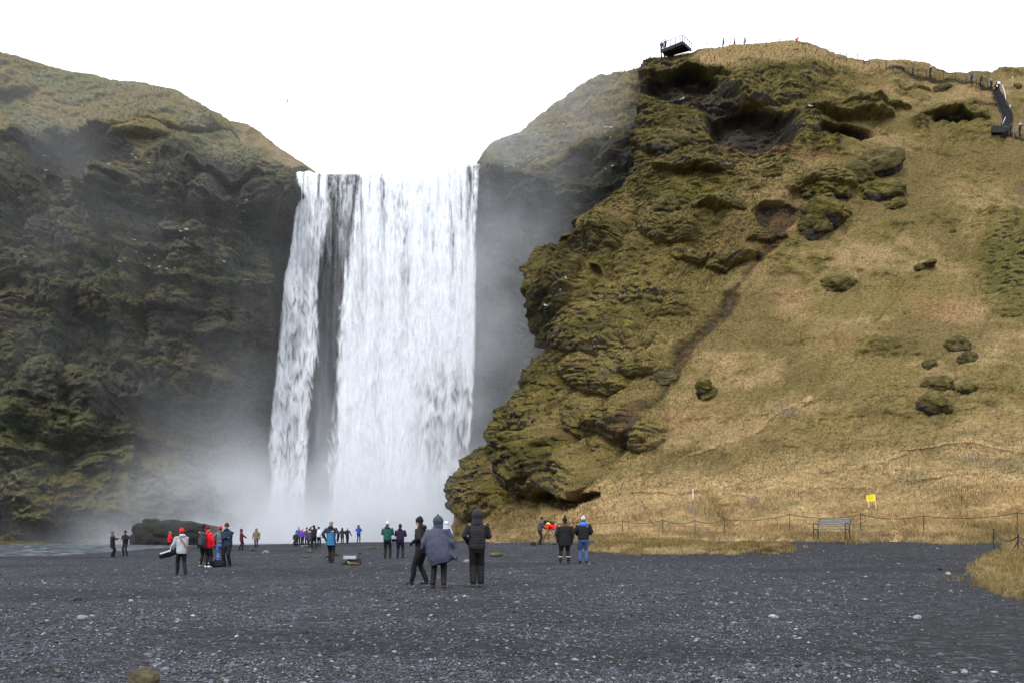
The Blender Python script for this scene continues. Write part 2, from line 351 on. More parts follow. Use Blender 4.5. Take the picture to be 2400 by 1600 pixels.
DARKP = [[(2205,184),(2240,189),(2285,200),(2325,210)],[(2332,316),(2370,321),(2405,330),(2480,345)],[(2077,160),(2140,175),(2205,184)]]
def build_hillside():
    nu, nv = 980, 860
    wrap = 40; back = 46; foot = 10
    # Coons patch in the photo plane, then depth from the spline
    u = np.linspace(0, 1, nu)**1.08; v = np.linspace(0, 1, nv)
    Lp = np.array(C_LEFT, float); s = np.r_[0, np.cumsum(np.hypot(*np.diff(Lp, axis=0).T))]; s /= s[-1]
    lx = np.interp(v, s, Lp[:, 0]); ly = np.interp(v, s, Lp[:, 1])
    k = np.array([1, 2, 3, 2, 1])/9.0
    lx[2:-2] = np.convolve(lx, k, 'valid'); ly[2:-2] = np.convolve(ly, k, 'valid')
    XR = 2760.0
    tx = lerp(1505, XR, u); ty = interp2(C_TOP, tx)
    bx = lerp(1050, XR, u); by = np.full(nu, 1268.0); by[0] = 1262
    rx = np.full(nv, XR); ry = lerp(1268, interp2(C_TOP, XR), v)
    U, V = np.meshgrid(u, v)
    c = lambda a, b, t: a*(1-t)+b*t
    px = c(lx[:, None], rx[:, None], U)+c(bx[None], tx[None], V)-(c(c(1050, XR, U), c(1505, XR, U), V))
    py = c(ly[:, None], ry[:, None], U)+c(by[None], ty[None], V)-(c(c(1262, 1268, U), c(152, ty[-1], U), V))
    Yd = rbf(C_DEP, px, py, 1.0, 2.0)
    P = W(px, py, Yd)
    # foot below ground, back over the ridge, side wrapped round behind the nose
    ft = [P[0]+np.array([0, -1.0*q, 0])+np.stack([0*u, 0*u, -0.35*q*np.ones(nu)], -1) for q in np.linspace(2.4, 0.25, foot)]
    P[:, :, :] = P
    bk = []
    for q in np.linspace(1, 22, back)**1.0:
        d = np.array([0.0, 1.0, -0.02*q])
        drop_ = -0.10*q-0.006*q*q
        bk.append(P[-1]+np.stack([0*u, q*1.6+0*u, drop_+0*u], -1))
    P = np.concatenate([np.array(ft), P, np.array(bk)], 0)
    px2 = np.concatenate([np.repeat(px[:1], foot, 0), px, np.repeat(px[-1:], back, 0)], 0)
    py2 = np.concatenate([np.repeat(py[:1], foot, 0), py, np.repeat(py[-1:], back, 0)], 0)
    e = P[:, 0]
    wr = []
    for q in np.linspace(1, 0.03, wrap):
        a = q*1.5
        wr.append(e+np.stack([8*(1-np.cos(a))+0*e[:, 0]+3*q, 26*q**1.2+0*e[:, 0], -2.0*q+0*e[:, 0]], -1))
    P = np.concatenate([np.stack(wr, 1), P], 1)
    px = np.concatenate([np.repeat(px2[:, :1], wrap, 1), px2], 1); py = np.concatenate([np.repeat(py2[:, :1], wrap, 1), py2], 1)
    # ---- relief
    n = grid_normals(P)
    n *= np.sign((n*np.array([0, -1, 0.6])).sum(-1, keepdims=True)+1e-6)
    h = n*[1, 1, 0]; h /= np.linalg.norm(h, axis=-1, keepdims=True)+1e-6
    # round corner of the wrap keeps h stable
    h = h*0.55+np.array([-0.25, -0.85, 0])*0.45; h /= np.linalg.norm(h, axis=-1, keepdims=True)
    wq = P
    n_big = fbm(wq, 0.075, 4, 1); n_med = fbm(wq, 0.3, 3, 21); wob = fbm(wq, 0.16, 4, 51)
    wx = px+26*fbm(wq, 0.12, 3, 61); wy = py+20*fbm(wq, 0.12, 3, 62)
    gul = polyline_dist(wx, wy, GULLY)
    # cover masks (photo regions, broken by noise)
    straw = sstep(1010, 1190, py+120*n_big+50*n_med+0.10*(px-1900))*sstep(-40, 50, px-(1170+(1255-py)*1.45)+60*n_med)                     # foot of the slope
    diag = sstep(70, -40, (wy-(1130-(wx-1300)*0.78)))*1.0                                # above the diagonal from the gully foot to upper right
    edge = interp2(sorted([(b_, a_) for a_, b_ in C_LEFT]), wy)
    region = sstep(1700, 1420, wx+0.55*(wy-800)+60*n_med)*sstep(1240, 1120, wy+0.3*(1250-wx))      # mossy spur left of the gully
    cliffy = np.clip(sstep(2000, 1740, wx+0.45*(wy-300))*sstep(440, 370, wy)+0.12*region+0.45*sstep(110, 30, wx-edge)*sstep(1230, 1120, wy)+0.7*blob(wx, wy, 1290, 1090, 170, 120, 1.0)+0.5*blob(wx, wy, 1480, 985, 110, 90, 1.0), 0, 1)
    upl = sstep(2350, 2050, wx)*sstep(460, 330, wy)*0.55
    mossy = np.clip(np.maximum(cliffy*0.9, region*(0.48+0.45*sstep(-0.15, 0.4, n_med+0.5*wob)))+upl*sstep(-0.1, 0.3, n_med+0.3*wob)+0.7*sstep(0.22, 0.5, n_big+0.35*n_med), 0, 1)
    topg = sstep(172, 136, wy)*sstep(1560, 1640, wx)
    mossy = mossy*(1-topg)*(1-straw); 
    lump = np.zeros_like(px); hole = np.zeros_like(px); lmask = np.zeros_like(px)
    for cx, cy, ax, ay, A, un in C_LUMPS:
        b = blob(wx, wy, cx, cy, ax, ay, un, None)
        if A >= 1.2: lmask = np.maximum(lmask, np.sqrt(b))
        lump = np.maximum(lump, A*np.sqrt(b)*(0.8+0.5*n_med)) if A > 2.3 else lump+A*np.sqrt(b)*0.8
    for cx, cy, ax, ay, A in C_HOLES:
        hole = np.maximum(hole, A*sstep(0, 0.55, blob(wx, wy, cx, cy, ax, ay, 1.0, None)))
    gw = 8+14*n_med+9*wob+16*sstep(640, 520, wy)+8*sstep(780, 860, wy)
    gully = sstep(5, -5, gul-gw)*sstep(1120, 1000, wy)*sstep(440, 500, wy)*sstep(-0.55, -0.2, n_med+wob)
    hole = np.maximum(hole, 1.0*sstep(12, -8, gul-gw)*sstep(1120, 1000, wy))
    mossy = np.clip(np.maximum(mossy, lmask*0.9*(1-straw)), 0, 1)
    w_edge = np.ones_like(px)
    w_edge[:foot] = 0.3
    rough = 0.25+0.75*mossy
    led1 = ledges(wq+np.array([0, 0, 0]), 1.05, 71, 0.9, 0.25); led2 = ledges(wq, 3.4, 81, 0.8, 0.2); led0 = ledges(wq, 0.5, 91, 1.2, 0.3)
    bil = billow(wq, 0.75, 3, 31)
    wp = wq+0.9*np.stack([n_med, wob, 0.5*n_med], -1)
    wo1 = worley(wp, (1.9, 1.9, 1.0), 1, 1.7); wo2 = worley(wp+0.3*bil[..., None], (0.85, 0.85, 0.5), 2, 1.6); wo3 = worley(wp, (5.0, 5.0, 3.0), 3, 1.8)
    dn = 1.5*n_big*sstep(1268, 1150, py)+0.38*n_med*(0.3+0.7*rough)+(0.50*bil-0.25)*(0.35+0.85*mossy)+0.10*fbm(wq, 2.2, 3, 41)*(0.6+straw)
    w_foot = 0*px; w_foot[:foot] = 0.6
    along = np.stack([(px*0.83+py*0.56)/62.0, (-px*0.56+py*0.83)/300.0, 0*px], -1)+0.35*np.stack([n_med, wob, 0*wob], -1)
    ribs = billow(along, 1.0, 3, 55); slopew = (1-straw)*sstep(1250, 1100, py)
    dn += sstep(1215, 1250, py)*(0.55*fbm(wq, 0.22, 3, 57)+0.45*(billow(wq, 0.7, 2, 58)-0.45))*(1-w_foot)
    dn += (ribs-0.6)*(3.2*region*sstep(430, 520, wy)+1.1*(1-region)*slopew)
    dh = lump-hole+led1*(0.04+0.20*mossy)+led2*(0.02+0.6*cliffy*(1-0.65*region)*(1-0.5*straw))*(1-topg)+wo1*(0.62-0.14*region)*mossy+wo2*(0.10+0.34*mossy)+wo3*1.2*cliffy*(1-topg)
    # terracettes worn by sheep on the grass
    tz = fbm(wq, 0.1, 2, 7)
    dh += 0.28*(1-mossy)*sstep(0.2, 0.9, np.sin((wq[..., 2]+1.6*tz+0.12*wq[..., 0])*2.4)*0.5+0.5)*sstep(0.0, 0.4, n_med+0.25)
    # worn trails and little scarps across the slope
    for pl in TRAILS:
        dd = polyline_dist(px, wy+9*n_med+8*wob, pl); yy = interp2(sorted(pl), px)
        dh += 0.14*sstep(16, 1, dd)*(wy < yy)
    # low bank above the fence
    dh += 0.9*sstep(8, 0, np.abs(wy-(1196-0.0*wx))-6)*sstep(1300, 1420, px)*0.35
    ridge_w = np.ones(P.shape[0]); 
    ridge_w[foot+nv:] = np.linspace(0.55, 0.2, back)
    dn = dn*(ridge_w[:, None]); dh = dh*(ridge_w[:, None])*sstep(0, 1, sstep(1268, 1235, py)*0.8+0.2)
    hw = h.copy(); hw[foot+nv:] = hw[foot+nv:]*0.3
    Q = P+n*(dn*w_edge)[..., None]+hw*(dh*w_edge)[..., None]
    # ---- colours of the cover
    N2 = grid_normals(Q); N2 *= np.sign((N2*n).sum(-1, keepdims=True)+1e-6)
    steep = sstep(0.32, 0.02, N2[..., 2])
    nn = fbm(wq, 0.9, 3, 15); nb = fbm(wq, 0.18, 3, 17)
    cc = lerp(OLIVE*1.05, STRAW*0.80, sstep(-0.25, 0.45, nb+0.5*nn)[..., None])
    rust = sstep(0.15, 0.5, fbm(wq, 0.12, 4, 19))
    cc = lerp(cc, RUST*1.1, (0.45*rust)[..., None])
    cc = lerp(cc, OLIVE*0.8, (0.85*sstep(-0.10, 0.30, fbm(wq, 0.10, 4, 27))*(1-0.8*straw))[..., None])
    cc = lerp(cc, STRAW*(1.0+0.35*nn[..., None]), (0.85*straw)[..., None])
    cc = lerp(cc, GREYG*1.1, (0.6*straw*sstep(0.2, 0.5, fbm(wq, 0.3, 3, 29)))[..., None])
    cc = lerp(cc, STRAW*0.85, (0.7*topg)[..., None])
    mcol = lerp(MOSSD*1.5, MOSS*1.7, sstep(-0.5, 0.5, nn+0.7*nb)[..., None])
    mcol = lerp(mcol, OLIVE*0.9, ((0.80-0.35*region)*sstep(-0.05, 0.4, fbm(wq, 0.35, 3, 39)))[..., None])
    mcol = mcol*lerp(1.08, 0.92, region*sstep(1500, 1350, wx+0.35*(wy-800)))[..., None]
    cc = lerp(cc, mcol, (mossy**0.7)[..., None])
    lime = sstep(40, -30, np.hypot((wx-2390)/1.0, (wy-620)/1.6)-70)
    cc = lerp(cc, np.array([0.125, 0.118, 0.035]), (0.65*lime)[..., None])
    rk = np.clip(steep*(0.12+cliffy*1.0+lmask*0.7)*sstep(-0.35, 0.15, nn+nb+0.15), 0, 1)*(1-0.7*straw)
    rk = np.maximum(rk, sstep(0.5, 2.0, hole)*0.9)
    rcol = lerp(ROCK*0.7, ROCKG*0.8, sstep(0.1, 0.7, fbm(wq, (0.5, 0.5, 1.6), 4, 43))[..., None])
    cc = lerp(cc, rcol, rk[..., None])
    cc = lerp(cc, lerp(SOIL, RUST*0.5, sstep(-0.2, 0.4, nn)[..., None]), (0.88*gully)[..., None])
    for pl in DARKP: cc = lerp(cc, SOIL*0.6, (0.9*sstep(5.0, 2.5, polyline_dist(px, py+3*n_med, pl)))[..., None])
    for q_, pl in enumerate(TRAILS):
        dd = polyline_dist(px, wy+9*n_med+8*wob, pl); yy = interp2(sorted(pl), px)
        cc = lerp(cc, RUST*0.7, (0.32*sstep(8, 1.5, dd)*(wy > yy-1)*sstep(-0.45, 0.1, nb))[..., None])
        cc = lerp(cc, STRAW*1.15, (0.6*sstep(9, 4, dd)*(wy < yy)*sstep(-0.45, 0.1, nb)*(py > 800))[..., None])
    cc = lerp(cc, RUST*0.75, (0.6*sstep(9, 3, np.abs(wy-(372+0.06*(wx-1800)))) * sstep(1640, 1700, wx)*sstep(1990, 1930, wx))[..., None])
    cc = np.clip(cc, 0.012, 0.6)
    m = mat_attr('hillside_cover', 3.2, 12, 0.55, 0.97, 0.10, 0.1, (1, 1, 1.5))
    o = link('hillside', mesh_np('hillside', Q, grid_faces(*Q.shape[:2]), cc), m); o['kind'] = 'structure'
    a0, a1 = foot, foot+nv
    S = Q[a0:a1, wrap:]; SHEETS['C'] = (S, *screen(S))

# ================================================================ the cliffs round the fall (one sheet: left cliff, wall behind the water, far right slope)
A_TOP = [(-700,60),(-300,95),(0,132),(66,150),(133,166),(204,184),(306,197),(337,200),(408,216),(449,237),(490,263),(531,306),(582,352),(653,388),(690,404),(720,409),(900,409),(1000,400),(1098,392),(1116,388),(1123,377),(1150,345),
         (1166,335),(1218,311),(1269,266),(1321,231),(1390,192),(1452,178),(1503,164),(1640,120),(1900,80)]
A_DEP = [(-700,1266,92),(-700,600,110),(-700,60,150),(-250,1266,104),(-250,800,116),(-250,400,132),(-250,100,156),(0,1266,114),(0,1000,117),(0,780,121),(0,500,127),(0,300,136),(0,132,152),(150,1266,116),(150,1050,120),(150,800,125),(150,400,132),(150,180,152),
         (320,1266,121),(320,1050,127),(320,800,129),(320,600,129),(320,400,130),(320,300,136),(320,200,150),(480,1266,130),(480,900,131),(480,600,130),(480,400,132),(480,265,144),
         (600,1266,139),(600,900,135),(600,600,133),(600,470,133),(600,370,138),(690,1266,144),(690,900,143),(690,600,142),(690,404,140.5),(900,1266,149),(900,800,148),(900,500,144),(900,409,140.5),
         (1120,1266,150),(1120,800,149),(1120,500,145),(1120,384,141),(1250,1200,147),(1250,800,146),(1250,600,144),(1200,450,140),(1180,330,143),(1330,700,141),(1330,450,135),(1300,350,140),(1320,232,150),
         (1450,500,134),(1450,350,134),(1450,180,147),(1560,300,136),(1560,140,142),(1900,1200,150),(1900,80,160)]
A_LUMPS = [(30,230,70,40,4,2.4),(40,480,90,90,5,1.5),(20,640,60,70,4,1.6),(90,640,40,110,3,1.2),(335,340,70,35,3.5,2.6),(240,330,130,22,4,4),(330,470,110,35,5,3),(440,300,120,40,3,2),
           (560,430,110,36,4.5,3.2),(640,470,70,60,3,1.6),(420,480,140,60,3,1.8),(480,560,110,30,2.0,2.5),(560,680,80,26,2.2,3),(430,740,110,36,2.5,2.4),(250,700,70,120,3,1.2),(160,640,60,140,3.5,1.1),
           (140,960,110,110,8,1.0),(90,1010,110,100,6,1.0),(250,1180,240,110,9,1.0),(300,1040,90,26,3,3),(400,900,160,80,3,1.3),(440,1240,90,42,6,1.0),(520,800,70,40,3,2),
           (360,600,160,22,2,3),(300,860,60,60,2.4,1.4),(1340,330,130,60,2.2,1.4),(1240,380,90,30,1.4,1.6),(1420,260,80,90,3,1.5),(1200,420,80,28,2.2,2.6),(1150,400,50,30,2,2.4),(1380,360,80,30,1.6,1.8),(1300,480,90,60,2,1.3)]
A_HOLES = [(190,390,150,55,5.0),(560,520,90,40,3),(660,620,60,160,2.5),(1380,420,90,34,1.6),(1430,470,50,40,1.6),(40,400,70,50,3),(480,1010,120,60,3),(260,560,20,140,2),(300,900,60,40,2)]
def build_cliffs():
    nu, nv = 1250, 640
    back = 70; foot = 8
    xs = lerp(-620, 1760, np.linspace(0, 1, nu)); v = np.linspace(0, 1, nv)
    ty = interp2(A_TOP, xs)
    px = np.repeat(xs[None], nv, 0); py = 1275+(ty[None]-1275)*v[:, None]
    Yd = rbf(A_DEP, px, py, 1.0, 2.0)
    P = W(px, py, Yd)
    ft = [P[0]+np.array([0, -0.8*q, -0.5*q]) for q in np.linspace(3, 0.3, foot)]
    bk = []
    lip = sstep(640, 700, xs)*sstep(1160, 1110, xs)
    for q in np.linspace(1, 70, back)**1.0:
        bk.append(P[-1]+np.stack([0*xs+q*0.6*(1-lip)*0, q*1.3+0*xs, (-0.05*q-0.0015*q*q)*(1-lip)-0.004*q*lip], -1))
    P = np.concatenate([np.array(ft), P, np.array(bk)], 0)
    px = np.concatenate([np.repeat(px[:1], foot, 0), px, np.repeat(px[-1:], back, 0)], 0)
    py = np.concatenate([np.repeat(py[:1], foot, 0), py, np.repeat(py[-1:], back, 0)], 0)
    n = grid_normals(P); n *= np.sign((n*np.array([0, -1, 0.5])).sum(-1, keepdims=True)+1e-6)
    h = n*[1, 1, 0]; h /= np.linalg.norm(h, axis=-1, keepdims=True)+1e-6
    h = h*0.6+np.array([0.1, -0.9, 0])*0.4; h /= np.linalg.norm(h, axis=-1, keepdims=True)
    n_big = fbm(P, 0.06, 4, 101); n_med = fbm(P, 0.24, 4, 121); wob = fbm(P, 0.13, 4, 151)
    wx = px+34*fbm(P, 0.09, 3, 161); wy = py+24*fbm(P, 0.09, 3, 162)
    fall = sstep(650, 720, px)*sstep(1150, 1100, px)
    left = sstep(760, 700, px)
    right = sstep(1080, 1150, px)
    # grassy top of the left cliff
    topL = left*sstep(45, -35, wy-interp2([(-700,240),(0,350),(60,310),(130,320),(200,350),(260,330),(330,400),(400,350),(460,370),(560,400),(660,405),(760,405)], wx))
    topR = right*sstep(30, -30, wy-interp2([(1100,380),(1250,420),(1400,330),(1500,300)], wx))
    top = np.clip(topL+topR, 0, 1)
    lump = np.zeros_like(px); hole = np.zeros_like(px)
    for cx, cy, ax, ay, A, un in A_LUMPS:
        b = blob(wx, wy, cx, cy, ax, ay, un); lump = np.maximum(lump, A*np.sqrt(b)*(0.8+0.5*n_med))
    for cx, cy, ax, ay, A in A_HOLES:
        hole = np.maximum(hole, A*sstep(0, 0.6, blob(wx, wy, cx, cy, ax, ay, 1.0)))
    rel = (1-0.75*top)*(1-0.55*fall)
    led1 = ledges(P, 1.3, 171, 0.8, 0.25); led2 = ledges(P, 4.2, 181, 0.7, 0.2)
    # vertical ribs and gullies of the left wall
    ribs = billow(P*np.array([1, 1, 0.22]), 0.16, 3, 133)
    bil = billow(P, 0.55, 3, 131)
    wp = P+1.3*np.stack([n_med, wob, 0.6*n_med], -1)
    wo1 = worley(wp, (2.2, 2.2, 1.8), 11, 1.5); wo2 = worley(wp, (1.0, 1.0, 0.65), 12, 1.5); wo3 = worley(wp, (6.0, 6.0, 9.0), 13, 1.4)
    dn = 2.2*n_big*(1-0.8*fall)+1.3*n_med*rel+(0.9*bil-0.4)*(0.45+0.6*rel)*(1-0.5*fall)+(ribs-0.5)*5.0*rel*left*(1-top)
    dh = 0.55*(billow(P, 1.5, 3, 139)-0.5)*(0.4+rel)+(lump-hole)*(1-0.9*fall)+led1*0.30*(0.25+rel)*(1-0.6*fall)+led2*0.75*rel*(1-0.8*fall)+wo1*0.9*(0.35+rel)*(1-0.5*fall)+wo2*0.45*(0.4+0.6*rel)+wo3*3.4*rel*(1-0.7*fall)
    ft_w = np.ones(P.shape[0]); ft_w[foot+nv:] = np.linspace(0.4, 0.1, back); ft_w[foot+nv-12:foot+nv] = np.linspace(1, 0.5, 12)
    lipw = (1-0.96*fall*sstep(470, 415, py))*(1-0.8*sstep(590, 660, px)*sstep(460, 520, py)*(1-right))
    dh = dh-2.2*sstep(600, 660, px)*sstep(520, 620, py)*(1-right)
    Q = P+n*(dn*ft_w[:, None]*lipw)[..., None]+h*(dh*ft_w[:, None]*lipw)[..., None]
    N2 = grid_normals(Q); N2 *= np.sign((N2*n).sum(-1, keepdims=True)+1e-6)
    up = sstep(0.05, 0.5, N2[..., 2])
    nn = fbm(P, 0.8, 3, 115); nb = fbm(P, 0.15, 4, 117)
    bare = sstep(0.0, 0.35, fbm(P*np.array([1, 1, 1.6]), 0.07, 4, 141)+0.25*nn-0.05)*left
    greyw = left*sstep(1.0, 0.35, np.hypot((wx-440)/170, (wy-510)/140))*sstep(-0.35, 0.1, n_med+nn)
    rock = lerp(ROCK*0.9, ROCKG*0.9, sstep(-0.5, 0.6, fbm(P, (0.4, 0.4, 1.5), 4, 143))[..., None])
    rock = lerp(rock, ROCKG*1.35, (0.85*greyw)[..., None])
    moss = lerp(MOSSD*0.9, MOSS*1.1, sstep(-0.5, 0.5, nn+0.6*nb)[..., None])
    grs = lerp(GREYG*1.15, OLIVE*0.95, sstep(-0.4, 0.4, nb+0.3*nn)[..., None])
    moss = lerp(moss, OLIVE*0.75, (0.7*up*sstep(-0.3, 0.3, nb))[..., None])
    mm = np.clip(up*1.1+sstep(0.0, 0.4, nb+0.5*nn)*0.5, 0, 1)*(1-0.6*greyw)*(1-0.5*bare)
    cc = lerp(rock, moss, mm[..., None])
    cc = lerp(cc, grs, np.clip(top*0.95, 0, 1)[..., None]*np.clip(0.55+0.6*up, 0, 1)[..., None])
    cc = lerp(cc, lerp(cc, np.array([0.070, 0.074, 0.050]), 0.45), (left*(1-top))[..., None])
    lowl = left*sstep(950, 1150, wy)
    cc = lerp(cc, lerp(MOSS*1.2, GREYG*0.9, sstep(-0.2, 0.4, nb)[..., None]), (0.85*lowl*np.clip(up*1.5, 0, 1))[..., None])
    cc = lerp(cc, LIME*0.6, (0.35*left*sstep(0.25, 0.55, fbm(P, 0.10, 3, 147))*sstep(450, 560, wy))[..., None])
    dark = sstep(580, 700, wx)*sstep(470, 620, wy)*(1-right)
    cc = lerp(cc, WETR, (0.75*dark)[..., None])
    cc = lerp(cc, WETR*1.2, (0.9*fall)[..., None])
    gr = right*sstep(380, 470, wy+0*wx)
    cc = lerp(cc, lerp(np.array([0.050, 0.060, 0.040]), np.array([0.085, 0.090, 0.055]), sstep(-0.3, 0.4, nb+0.4*nn)[..., None]), (0.85*gr)[..., None])
    m = mat_attr('cliff_cover', 2.2, 8, 0.6, 0.95, 0.14, 0.15, (1, 1, 1.4))
    o = link('cliff', mesh_np('cliff', Q, grid_faces(*Q.shape[:2]), np.clip(cc, 0.01, 0.5)), m); o['kind'] = 'structure'
    S = Q[foot:foot+nv]; SHEETS['A'] = (S, *screen(S))

def build_back_ridge():
    "ochre shoulder behind the left cliff, beside the lip"
    TOP = [(380,330),(450,275),(500,278),(530,283),(582,291),(612,314),(663,352),(700,375),(740,402),(775,425)]
    nu, nv, back = 330, 170, 40
    xs = lerp(400, 775, np.linspace(0, 1, nu)); v = np.linspace(0, 1, nv)
    ty = interp2(TOP, xs); by = np.full(nu, 470.0)
    px = np.repeat(xs[None], nv, 0); py = by[None]+(ty-by)[None]*v[:, None]
    Yd = 152+ (470-py)*0.10-(px-400)*0.018
    P = W(px, py, Yd)
    bk = [P[-1]+np.stack([0*xs, q*1.5+0*xs, -0.1*q-0.004*q*q+0*xs], -1) for q in np.linspace(1, 40, back)]
    P = np.concatenate([P, np.array(bk)], 0); px = np.concatenate([px, np.repeat(px[-1:], back, 0)]); py = np.concatenate([py, np.repeat(py[-1:], back, 0)])
    n = grid_normals(P); n *= np.sign((n*np.array([0, -1, 0.6])).sum(-1, keepdims=True)+1e-6)
    w = np.r_[np.ones(nv-8), np.linspace(1, 0.4, 8), np.full(back, 0.3)][:, None]
    nm = fbm(P, 0.3, 4, 201); mo = sstep(-0.1, 0.35, fbm(P, 0.16, 4, 203)+0.3*nm)
    Q = P+n*((0.9*nm+(0.5*billow(P, 0.7, 3, 205)-0.25)*(0.5+mo)+0.3*ledges(P, 1.0, 207)*mo)*w)[..., None]
    cc = lerp(STRAW*0.62, OLIVE*0.75, sstep(-0.3, 0.3, nm)[..., None]); cc = lerp(cc, MOSS*1.3, (0.8*mo)[..., None])
    b = blob(px, py, 700, 398, 26, 12, 1.0); cc = lerp(cc, MOSSD, sstep(0, 0.4, b)[..., None])
    m = mat_attr('ridge_cover', 2.5, 9, 0.5, 0.95, 0.12, 0.1)
    o = link('hill_ridge', mesh_np('hill_ridge', Q, grid_faces(*Q.shape[:2]), cc), m); o['kind'] = 'structure'
# ================================================================ the waterfall
EL = [(380,699),(408,697),(520,692),(600,682),(640,672),(690,666),(800,656),(900,648),(1040,631),(1100,638),(1160,636),(1270,610)]
GL = [(380,772),(420,766),(520,764),(612,752),(714,738),(800,740),(918,728),(1010,722),(1102,715),(1270,712)]
GR = [(380,826),(420,836),(520,822),(612,812),(714,800),(800,790),(918,780),(1010,776),(1102,770),(1270,766)]
ER = [(380,1124),(420,1120),(500,1115),(700,1114),(900,1109),(1040,1101),(1150,1088),(1270,1060)]
LIPZ = [(690,409),(696,408),(744,402),(834,403),(900,406),(945,405),(990,397),(1020,389),(1098,386),(1126,385)]
def water_material(name, dens=1.0):
    m = bpy.data.materials.new(name); t = nt(m); N, L = t.nodes, t.links
    o = N.new('ShaderNodeOutputMaterial')
    d = N.new('ShaderNodeBsdfDiffuse'); d.inputs['Color'].default_value = (0.83, 0.865, 0.915, 1)
    tr = N.new('ShaderNodeBsdfTranslucent'); tr.inputs['Color'].default_value = (0.93, 0.95, 0.99, 1)
    m1 = N.new('ShaderNodeMixShader'); m1.inputs[0].default_value = 0.10; L.new(d.outputs[0], m1.inputs[1]); L.new(tr.outputs[0], m1.inputs[2])
    tp = N.new('ShaderNodeBsdfTransparent'); m2 = N.new('ShaderNodeMixShader'); L.new(tp.outputs[0], m2.inputs[1]); L.new(m1.outputs[0], m2.inputs[2])
    at = N.new('ShaderNodeAttribute'); at.attribute_name = 'albedo'
    sp = N.new('ShaderNodeSeparateColor'); L.new(at.outputs['Color'], sp.inputs[0])
    g = N.new('ShaderNodeNewGeometry'); mp = N.new('ShaderNodeMapping'); mp.inputs['Scale'].default_value = (1, 1, 0.16); L.new(g.outputs['Position'], mp.inputs[0])
    n = N.new('ShaderNodeTexNoise'); n.inputs['Scale'].default_value = 2.6; n.inputs['Detail'].default_value = 5; n.inputs['Roughness'].default_value = 0.6; L.new(mp.outputs[0], n.inputs['Vector'])
    r = N.new('ShaderNodeMapRange'); r.inputs['From Min'].default_value = 0.3; r.inputs['From Max'].default_value = 0.7; r.inputs['To Min'].default_value = -1; r.inputs['To Max'].default_value = 1
    r.clamp = False; L.new(n.outputs[0], r.inputs[0])
    ml = N.new('ShaderNodeMath'); ml.operation = 'MULTIPLY_ADD'; ml.use_clamp = True
    L.new(r.outputs[0], ml.inputs[0]); L.new(sp.outputs['Green'], ml.inputs[1]); L.new(sp.outputs['Red'], ml.inputs[2])
    L.new(ml.outputs[0], m2.inputs[0]); L.new(m2.outputs[0], o.inputs[0])
    bp = N.new('ShaderNodeBump'); bp.inputs['Distance'].default_value = 0.3; bp.inputs['Strength'].default_value = 0.08; L.new(n.outputs[0], bp.inputs['Height'])
    L.new(bp.outputs[0], d.inputs['Normal'])
    return m
